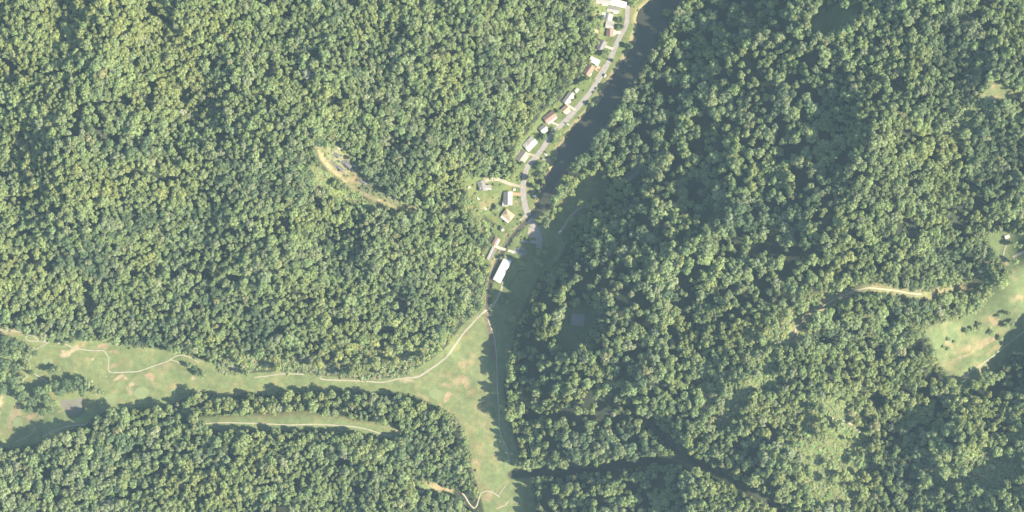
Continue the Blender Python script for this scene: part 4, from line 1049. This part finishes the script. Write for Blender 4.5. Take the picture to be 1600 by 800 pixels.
# trees that stand alone or in small groups: u, v, crown radius, height, tone, kind
SOLO = [
 (966,30,4.5,14,'dark green','c'),(972,31,3.6,12,'dark green','c'),(966,41.5,4.6,15,'dark green','c'),(973,41,3.5,13,'dark green','c'),
 (941,28,4.6,13,'dark green','b'),(930,30,5,14,'mid green','b'),(990,6,5.5,12,'light green','b'),(995,-3,6,13,'light green','b'),(984,1,3.5,10,'mid green','b'),
 (949,82,4.5,11,'mid green','b'),(943,85,4.2,10,'light green','b'),(958,94,3.0,10,'dark green','c'),(985,72,4.6,14,'dark green','b'),(979,70,3,9,'mid green','b'),
 (921,124,4.2,11,'mid green','b'),(914,128,4.5,12,'light green','b'),(907,131,4.8,12,'mid green','b'),(925,163,3.8,11,'grey green','b'),(931,164,3.0,9,'mid green','b'),
 (875,174,3.2,9,'mid green','b'),(896,157,2.4,6,'light green','b'),(850,213,5.5,17,'dark green','c'),(843,216,3.0,10,'dark green','c'),(862,203,3.4,11,'dark green','c'),
 (872,207,5.0,10,'light green','b'),(868,214,5.2,10,'light green','b'),(874,219,4.6,9,'yellow green','b'),(866,222,4.2,9,'light green','b'),
 (867,249,4.0,11,'dark green','b'),(848,257,4.5,12,'mid green','b'),(855,258,3.4,9,'light green','b'),(842,258,4.2,12,'dark green','b'),(844,264,3.4,10,'mid green','b'),
 (829,279,6.2,12,'yellow green','b'),(846,276,4.0,11,'mid green','b'),(850,271,3.4,10,'dull green','b'),
 (800,275,6.0,12,'yellow green','b'),(791,278,4.6,11,'light green','b'),(782,271,4.6,11,'dark green','b'),(794,267,5.5,12,'mid green','b'),(808,264,5.2,12,'light green','b'),(817,256,4.5,11,'mid green','b'),
 (777,324.5,5.0,9,'grey green','b'),(797,308,1.8,8,'grey green','b'),(840,292,5,13,'mid green','b'),
 (889,277,7,20,'yellow green','b'),(899,283,7,20,'yellow green','b'),(893,290,6.5,20,'light green','b'),(884,297,6.5,20,'dull green','b'),(893,301,6,19,'light green','b'),(881,304,5.5,18,'dull green','b'),(880,280,4.6,17,'light green','b'),
 (914,262,6,20,'light green','b'),(924,270,5.5,19,'light green','b'),(926,247,6,21,'yellow green','b'),(931,252,4.5,18,'yellow green','b'),(920,256,4.5,18,'mid green','b'),
 (955,272,7,21,'yellow green','b'),(961,276,5.5,19,'light green','b'),(944,278,4.5,17,'light green','b'),
 (908,318,6,19,'light green','b'),(919,322,5.5,18,'dull green','b'),(930,316,6,19,'yellow green','b'),(921,325,4.5,17,'yellow green','b'),
 (856,344,6,24,'dull green','b'),(862,339,5.2,24,'yellow green','b'),(853,352,4.6,22,'grey green','b'),(866,328,5.2,23,'light green','b'),(874,327,4,14,'light green','b'),
 (893,343,5,16,'light green','b'),(899,348,4.2,15,'yellow green','b'),(918,343,4.6,16,'mid green','b'),
 (855.5,383.5,4.2,18,'light green','b'),(843,394,6,17,'yellow green','b'),(852,394,4.6,20,'light green','b'),(841,409,6.2,13,'light green','b'),(846,413,4.5,12,'yellow green','b'),
 (811,411,5.2,8,'yellow green','b'),(819,414,5.5,9,'yellow green','b'),(815,418,4.2,8,'light green','b'),
 (821,437,3,7,'grey green','b'),(793,471,4.0,10,'light green','b'),(786,469,3.4,9,'mid green','b'),(783,403,3,8,'grey green','b'),(789,402,3,8,'grey green','b'),
 (803,499,7.5,22,'yellow green','b'),(806,508,5.2,19,'light green','b'),(798,517,4.2,17,'light green','b'),(808,476,3.5,14,'dull green','b'),
 (865,547,7.5,20,'dull green','b'),(871,544,6,19,'yellow green','b'),
 (920,531,5.2,17,'yellow green','b'),(934,532,4.8,17,'light green','b'),(943,528,5.0,17,'light green','b'),(953,522,4.6,17,'yellow green','b'),
 (1042,20,7.5,24,'yellow green','b'),(1055,41,9,25,'light green','b'),(1034,68,8,23,'light green','b'),(1034,85,6,21,'yellow green','b'),(1090,31,8,25,'light green','b'),
 (994,195,5,20,'light green','b'),(1018,131,5,19,'light green','b'),(1013,113,5,19,'yellow green','b'),(997,153,6,20,'light green','b'),(981,170,5,19,'mid green','b'),(1021,150,5.5,20,'light green','b'),(990,212,5.5,20,'light green','b'),(969,236,6,20,'light green','b'),(983,243,6,20,'bronze green','b'),
 (480,116,8,20,'pale grey green','b'),(284,178,7.5,19,'pale grey green','b'),(296,184,6,18,'pale grey green','b'),(224,60,5.5,19,'pale grey green','b'),(573,150,6,19,'pale grey green','b'),(1330,645,6,16,'bronze green','b'),(1120,460,5,18,'bronze green','b'),(1196,284,4.5,20,'bronze green','b'),(1328,425,4.5,18,'bronze green','b'),(1118,770,6,19,'bronze green','b'),(1104,772,5,18,'bronze green','b'),
 (826,732,5,25,'grey green','b'),(834,750,5.5,25,'light green','b'),(842,776,4.5,24,'yellow green','b'),(820,699,4.5,24,'light green','b'),(822,712,4.5,24,'light green','b'),(843,727,5.5,26,'light green','b'),(850,748,5.5,26,'mid green','b'),(836,720,5,25,'mid green','b'),
 # golf course
 (48,583,4.0,15,'dark green','c'),(80,579,6.0,18,'dark green','b'),(90,576,4.6,15,'dull green','b'),
 (138,598,8,20,'dull green','b'),(128,609,8.5,21,'dark green','b'),(120,594,7,19,'dark green','b'),(147,610,7,18,'dull green','b'),(156,611,6,17,'dull green','b'),(110,607,7.5,20,'dark green','b'),
 (95,612,9,22,'dark green','b'),(85,600,7.5,20,'dark green','b'),(60,612,10,24,'dark green','b'),(72,622,8,22,'dark green','b'),(50,628,8,21,'dark green','b'),(78,640,6.5,18,'dark green','b'),(66,645,6,18,'dark green','b'),(35,618,8,21,'dark green','b'),(84,630,6,17,'mid green','b'),
 (98,536,4.2,14,'dark green','b'),(112,533,5,15,'dark green','b'),
 (305,575,5.0,12,'dark green','b'),(318,584,6,15,'dull green','b'),(296,571,4,12,'dull green','b'),(310,583,5,13,'dark green','b'),
 (292,608,4.2,13,'dark green','b'),
 (8,530,8,20,'dark green','b'),(20,538,8.5,21,'dark green','b'),(34,540,7.5,19,'dark green','b'),(48,545,7,18,'dull green','b'),(6,548,9,22,'dark green','b'),(24,555,9,22,'mid green','b'),(42,558,8,20,'dull green','b'),(8,568,9,22,'dark green','b'),(26,575,8.5,22,'dark green','b'),(42,572,6.5,18,'mid green','b'),(6,588,9,22,'mid green','b'),(20,595,9,22,'dark green','b'),(36,590,7,19,'dull green','b'),(4,608,8.5,21,'dark green','b'),(30,607,8,20,'mid green','b'),(55,552,5.5,16,'dark green','b'),
(75,607,8,20,'mid green','b'),(104,598,7,19,'dark green','b'),(45,640,6,17,'dark green','b'),
 # right-hand meadow
 (1512,517,4.8,8,'mid green','b'),(1521,515,4.8,8,'light green','b'),(1530,512,4.4,7,'light green','b'),(1531,506,3.2,7,'dark green','b'),(1550,520,5.6,7,'mid green','b'),(1574,508,5.6,9,'light green','b'),(1582,504,4.8,8,'grey green','b'),(1561,494,3.2,7,'dull green','b'),(1573,489,3.6,9,'dark green','b'),(1579,490,3,8,'mid green','b'),(1564,528,4.6,7,'light green','b'),(1482,530,3.4,5,'mid green','b'),(1482,545,3.6,5,'mid green','b'),(1475,542,3,5,'mid green','b'),(1492,534,2.6,5,'mid green','b'),
 (1586,382,5.2,14,'light green','b'),(1559,407,4.2,12,'mid green','b'),(1587,409,5.2,13,'light green','b'),(1579,425,4.4,12,'mid green','b'),(1574,432,3.6,10,'mid green','b'),(1594,384,4,11,'mid green','b'),
 # beside the fairway rough
 (762,382,3.6,10,'dark green','b'),(782,358,2.6,8,'dark green','c'),
]
def bulk_zone(u, v):
    """radius scale, height, density drop"""
    if u < 190 and v > 640: return 1.6, 1.10, .08
    if u < 70 and 515 < v <= 650: return 1.35, 1.0, .02
    if v > 600 and u < 780: return 1.10, 1.0, .10
    rxx = np.interp(v, ax_pts[:, 1], ax_pts[:, 0])
    if u > rxx:
        if u < 1150 and v < 260: return 1.55, 1.15, .33
        if u < 1300 and v < 500: return 1.30, 1.1, .32
        if u < 1100: return 1.15, 1.1, .27
        if u > 1350 and v > 560: return 1.15, 1.1, .24
        return 1.10, 1.0, .17
    return 1.04, 0.95, .11
gap1 = vnoise(19, 41); gap2 = vnoise(9, 42); gapn = gap1 * .6 + gap2 * .4
ton1 = vnoise(60, 51); ton2 = vnoise(22, 52); szn = vnoise(34, 53)
# distance (rough) to open land, to make the edge trees a bit fuller
edge = blur(bare.astype(np.float32), 7); openb = blur(open_.astype(np.float32), 4)

cells = {}
trees = []
def near(u, v, r, f):
    ci, cj = int(u // 8), int(v // 8)
    for i in range(ci - 3, ci + 4):
        for j in range(cj - 3, cj + 4):
            for (a, b, q) in cells.get((i, j), ()):
                if (a - u) ** 2 + (b - v) ** 2 < (f * (r + q)) ** 2: return True
    return False
def put(u, v, r): cells.setdefault((int(u // 8), int(v // 8)), []).append((u, v, r))
for t in SOLO:
    put(t[0], t[1], t[2] * .8)
    trees.append([t[0], t[1], t[2], t[3], t[4], t[5], True])
rr_ = random.Random(99)
def pick_tone(u, v):
    a = float(samp(ton1, u, v)) * .75 + float(samp(ton2, u, v)) * .25 + rr_.random() * .3
    if u < 330 and v < 330: a -= .14
    if 1080 < u < 1330 and 480 < v < 700: a -= .08
    if rr_.random() < .010: return 'bronze green'
    if rr_.random() < .04: return 'grey green'
    if u < 190 and v > 500: return 'dull green' if rr_.random() < .5 else ('dark green' if rr_.random() < .4 else 'mid green')
    if a < .42: return 'yellow green'
    if a < .62: return 'light green'
    if a < .80: return 'mid green'
    if a < .90: return 'dull green'
    return 'dark green'
cand = np.random.default_rng(5).random((150000, 2))
for a, b in cand:
    u = -110 + a * 1820; v = -110 + b * 1020
    iu, iv = int(u) - G0U, int(v) - G0V
    if bare[iv, iu]: continue
    zr, zh, drop = bulk_zone(u, v)
    # keep the crown mostly off the open land
    gval = gapn[iv, iu]
    e = edge[iv, iu]
    if gval < drop + .22 and e < .05 and rr_.random() < .93: continue
    r = min(8.2, max(2.5, rr_.lognormvariate(math.log(4.7), .33))) * zr * (0.66 + .72 * szn[iv, iu])
    if e > .12: r *= 1.08
    if near(u, v, r, .58): continue
    if openb[iv, iu] > (.12 if r > 4 else .3): continue
    put(u, v, r)
    hh = (15 + 1.7 * r + rr_.uniform(-4, 5)) * zh
    if 1535 < u < 1650 and 100 < v < 190: hh *= .62
    if 810 < u < 900 and 395 < v < 475: hh *= .68
    hh = min(hh, 31)
    if 760 < u < 870 and 430 < v < 800: hh *= 1.18
    if 880 < u < 1080 and v < 280: hh = min(34, hh * 1.3)
    trees.append([u, v, r, hh, pick_tone(u, v), 'b', False])

# ---- which trees are individuals: all the free-standing ones and the largest crowns near something one can name
LM = [('brown pond', 110, 637), ('loop of the cart path', 52, 528), ('cart path S bend', 169, 570), ('arch of the cart path', 288, 556), ('round green beside the pond', 171, 625),
      ('fairway path junction', 640, 591), ('dirt patch on lower fairway', 621, 672), ('west end of lower strip', 330, 660), ('zigzag path at bottom', 745, 785), ('tan dirt strip at bottom', 690, 763),
      ('very long white building', 785, 422), ('shaded grey house', 903, 499), ('shaded grey barn', 988, 273), ('dark rock ledges', 535, 250), ('lower bench track end', 655, 328), ('creek bridge', 787, 389),
      ('small upper right meadow', 1570, 143), ('tiny white cabin', 1573, 370), ('big right hand meadow', 1500, 545), ('pale ridge track', 1390, 453), ('bare patch under the ridge', 1222, 516), ('short tan hill track', 1325, 661),
      ('mouth of the dark ravine', 845, 736), ('fork of the dark ravine', 1102, 727), ('dark clearing at the top', 1300, 28), ('square river dock', 964, 107), ('narrow river dock', 953, 122), ('grey stepped house', 753, 290), ('tan hipped house', 794, 336),
      ('pinkish grey gabled house', 816, 245), ('brown ranch house', 859, 183), ('brown gabled house', 920, 110), ('grey house with porch strip', 888, 153), ('topmost white mobile home', 966, 6), ('parking apron', 830, 376), ('shaded farm lane', 890, 340),
      ('top of the cart path', 781, 460), ('green ringed by dirt', 681, 616), ('west wood cabin', 762, 220), ('fairway arm below pale bushes', 500, 592), ('orange drive', 806, 303), ('wide pale house', 828, 225), ('shaded path down the valley', 779, 640), ('boat on the water', 950, 211), ('reddish landing stage', 994, 20),
      ('middle of the lower strip', 480, 655), ('track under the right meadow', 1560, 550), ('lower left photo corner', 5, 795), ('shaded path by the pond', 80, 676)]
lu = np.array([l[1] for l in LM]); lv = np.array([l[2] for l in LM])
for t in trees:
    d = np.hypot(lu - t[0], lv - t[1]); k = int(d.argmin()); t += [k, float(d[k])]
order = sorted([i for i, t in enumerate(trees) if 2 < t[0] < 1598 and 2 < t[1] < 798 and (t[6] or t[8] < 95)], key=lambda i: (0 if trees[i][6] else 1, -trees[i][2]))
single = order[:300]
sset = set(single)
def direction(dx, dy):
    a = math.degrees(math.atan2(dy, dx)) % 360
    return ['right of', 'above and right of', 'above', 'above and left of', 'left of', 'below and left of', 'below', 'below and right of'][int((a + 22.5) // 45) % 8]
def size_word(r): return 'huge' if r > 8 else 'large' if r > 6.6 else 'middling' if r > 4.6 else 'small'
info = {}
for i in single:
    t = trees[i]; l = LM[t[7]]
    info[i] = (size_word(t[2]), t[4], 'conifer' if t[5] == 'c' else 'tree', direction(t[0] - l[1], l[2] - t[1]), l[0])
byk = {}
for i in single: byk.setdefault(info[i], []).append(i)
ORD = ['nearest', 'second out', 'third out', 'fourth out', 'fifth out', 'sixth out', 'seventh out', 'eighth out', 'ninth out', 'tenth out']
for key, ids in byk.items():
    ids.sort(key=lambda i: trees[i][8])
    for n, i in enumerate(ids):
        t = trees[i]; p, ug, vg = plant_at(t[0], t[1], t[3])
        con = t[5] == 'c'
        cm, tm = (CO if con else BL)[i % (NC if con else NB)]
        root = empty('conifer' if con else 'broadleaf_tree', p, (i * 2.4) % 6.283)
        root.scale = (t[2], t[2], t[3] / UNIT_H)
        s = '%s %s %s %s the %s' % key
        if len(ids) > 1: s = s + ', ' + ORD[min(n, 9)]
        tag(root, s, 'conifer' if con else 'tree', 'conifers in the yards' if con else 'separate broadleaf trees')
        c = link('crown', cm, root); c['tint'] = [x * (0.9 + 0.2 * ((i * 0.618) % 1)) for x in TONES[t[4]]]
        link('trunk', tm, root)
pts, pick, rot, scl, tint = [], [], [], [], []
for i, t in enumerate(trees):
    if i in sset: continue
    p, ug, vg = plant_at(t[0], t[1], t[3])
    pts.append(p); pick.append(NB + rr_.randrange(NC) if t[5] == 'c' else rr_.randrange(NB))
    rot.append((rr_.uniform(-.07, .07), rr_.uniform(-.07, .07), rr_.uniform(0, 6.283))); scl.append((t[2] * rr_.uniform(.92, 1.08), t[2] * rr_.uniform(.92, 1.08), t[3] / UNIT_H))
    c = TONES[t[4]]; k = rr_.uniform(.90, 1.10); tint.append((c[0] * k * rr_.uniform(.94, 1.06), c[1] * k, c[2] * k * rr_.uniform(.9, 1.1)))
fo = scatter('forest', PB, pts, pick, rot, scl, tint)
tag(fo, 'dense green broadleaf forest covering the hills on both sides of the valley', 'forest', kind='stuff')
print('TREES', len(trees), 'single', len(single))

# ---- shrubs: low growth on cleared slopes, bushes along the fairway, understorey in the gaps of the wood
pts, pick, rot, scl, tint = [], [], [], [], []
def add_bush(u, v, s, hs, tone, k=1.0):
    pts.append(P(u, v, -.1)); pick.append(rr_.randrange(NS)); rot.append((0, 0, rr_.uniform(0, 6.283))); scl.append((s, s * rr_.uniform(.8, 1.2), s * hs))
    c = TONES[tone]; tint.append([x * k * rr_.uniform(.85, 1.15) for x in c])
sh = np.argwhere(shrub & ~open_)
for k in np.random.default_rng(8).choice(len(sh), 6500, replace=False):
    v, u = sh[k][0] + G0V + rr_.random(), sh[k][1] + G0U + rr_.random()
    tone = rr_.choice(['light green', 'light green', 'yellow green', 'mid green', 'grey green'])
    if 330 < u < 650 and v > 558: tone = rr_.choice(['grey green', 'grey green', 'light green', 'dull green'])
    add_bush(u, v, 1.0 + 3.0 * rr_.random() ** 2, rr_.uniform(.35, .85), tone, 1.15)
eg = np.argwhere((edge > .15) & (edge < .62) & open_ & (riv < .5) & (dC > 5) & (dK > 12))
for k in np.random.default_rng(18).choice(len(eg), 1500, replace=False):
    v, u = eg[k][0] + G0V + rr_.random(), eg[k][1] + G0U + rr_.random()
    add_bush(u, v, .8 + 1.9 * rr_.random() ** 2, rr_.uniform(.6, 1.2), rr_.choice(['mid green', 'light green', 'dull green']))
occ = (d_line([(984,-30),(981,5),(976,44),(963,70),(950,99),(930,133),(905,165),(876,196),(851,227),(836,247),(823,264),(818,286),(819,314),(827,340),(842,370),(843,388)]) < 7) | (d_line([(818,292),(778,280),(758,283)]) < 5)
for ob in bpy.data.objects:
    if ob.parent is None and ob.get('category') in ('house', 'mobile home', 'building', 'barn', 'shed', 'car', 'cabin'):
        kz = CAM_H / (CAM_H - ob.location.z)
        occ |= (uu - 800 - ob.location.x * kz) ** 2 + (vv - 400 + ob.location.y * kz) ** 2 < (20 if ob['category'] == 'building' else 12 if ob['category'] in ('house', 'barn', 'mobile home') else 5) ** 2
yd = np.argwhere(in_poly(HOMES) & ~occ & (riv < .5) & (dC > 2.5) & (vv < 430))
for k in np.random.default_rng(38).choice(len(yd), 230, replace=False):
    v, u = yd[k][0] + G0V + rr_.random(), yd[k][1] + G0U + rr_.random()
    add_bush(u, v, .7 + 1.9 * rr_.random() ** 2, rr_.uniform(.7, 1.4), rr_.choice(['mid green', 'light green', 'dark green', 'dull green']))
ckb = np.argwhere((dC > 3) & (dC < 6.5) & (vv < 485) & (vv > 345) & ~occ)
for k in np.random.default_rng(39).choice(len(ckb), 110, replace=False):
    v, u = ckb[k][0] + G0V + rr_.random(), ckb[k][1] + G0U + rr_.random()
    add_bush(u, v, .8 + 1.5 * rr_.random() ** 2, rr_.uniform(.6, 1.2), rr_.choice(['mid green', 'light green', 'dull green']))
bn = np.argwhere(in_poly(BENCH) & (d_line(BENCH_TR) > 4))
for k in np.random.default_rng(28).choice(len(bn), 170, replace=False):
    v, u = bn[k][0] + G0V + rr_.random(), bn[k][1] + G0U + rr_.random()
    add_bush(u, v, .7 + 1.6 * rr_.random() ** 2, rr_.uniform(.5, 1.1), rr_.choice(['mid green', 'light green', 'dark green', 'grey green']))
cu = np.random.default_rng(9).random((15000, 2))
for a, b in cu:
    u = -20 + a * 1640; v = -20 + b * 840
    iu, iv = int(u) - G0U, int(v) - G0V
    if bare[iv, iu]: continue
    if near(u, v, .3, .8) : continue
    lit = (1080 < u < 1400 and v > 470) or (u > 1400 and v < 560) or (u < 130)
    if not lit and (rr_.random() < .55 or u > np.interp(v, ax_pts[:, 1], ax_pts[:, 0])): continue
    add_bush(u, v, rr_.uniform(1.2, 3.0), rr_.uniform(.9, 1.8), rr_.choice(['mid green', 'light green', 'dull green', 'yellow green']), .95)
bo = scatter('undergrowth', PS, pts, pick, rot, scl, tint)
tag(bo, 'low light green bushes on the cleared slopes and between the trees', 'undergrowth', kind='stuff')

# ------------------------------------------------------------------ air
if HAZE > 0:
    hm = bpy.data.materials.new('haze'); hm.use_nodes = True; nt = hm.node_tree; nt.nodes.clear()
    o_ = nt.nodes.new('ShaderNodeOutputMaterial'); pv = nt.nodes.new('ShaderNodeVolumePrincipled')
    pv.inputs['Color'].default_value = (0.50, 0.76, 0.98, 1); pv.inputs['Density'].default_value = HAZE; pv.inputs['Anisotropy'].default_value = 0.0
    nt.links.new(pv.outputs[0], o_.inputs['Volume'])
    zb = float(Z.min()) - 1.0; zt = CAM_H + 6
    mb = MB(); mb.box((0, -100, (zb + zt) / 2), (14800, 14800, zt - zb))
    ho = mb.build('haze', hm); tag(ho, kind='stuff')
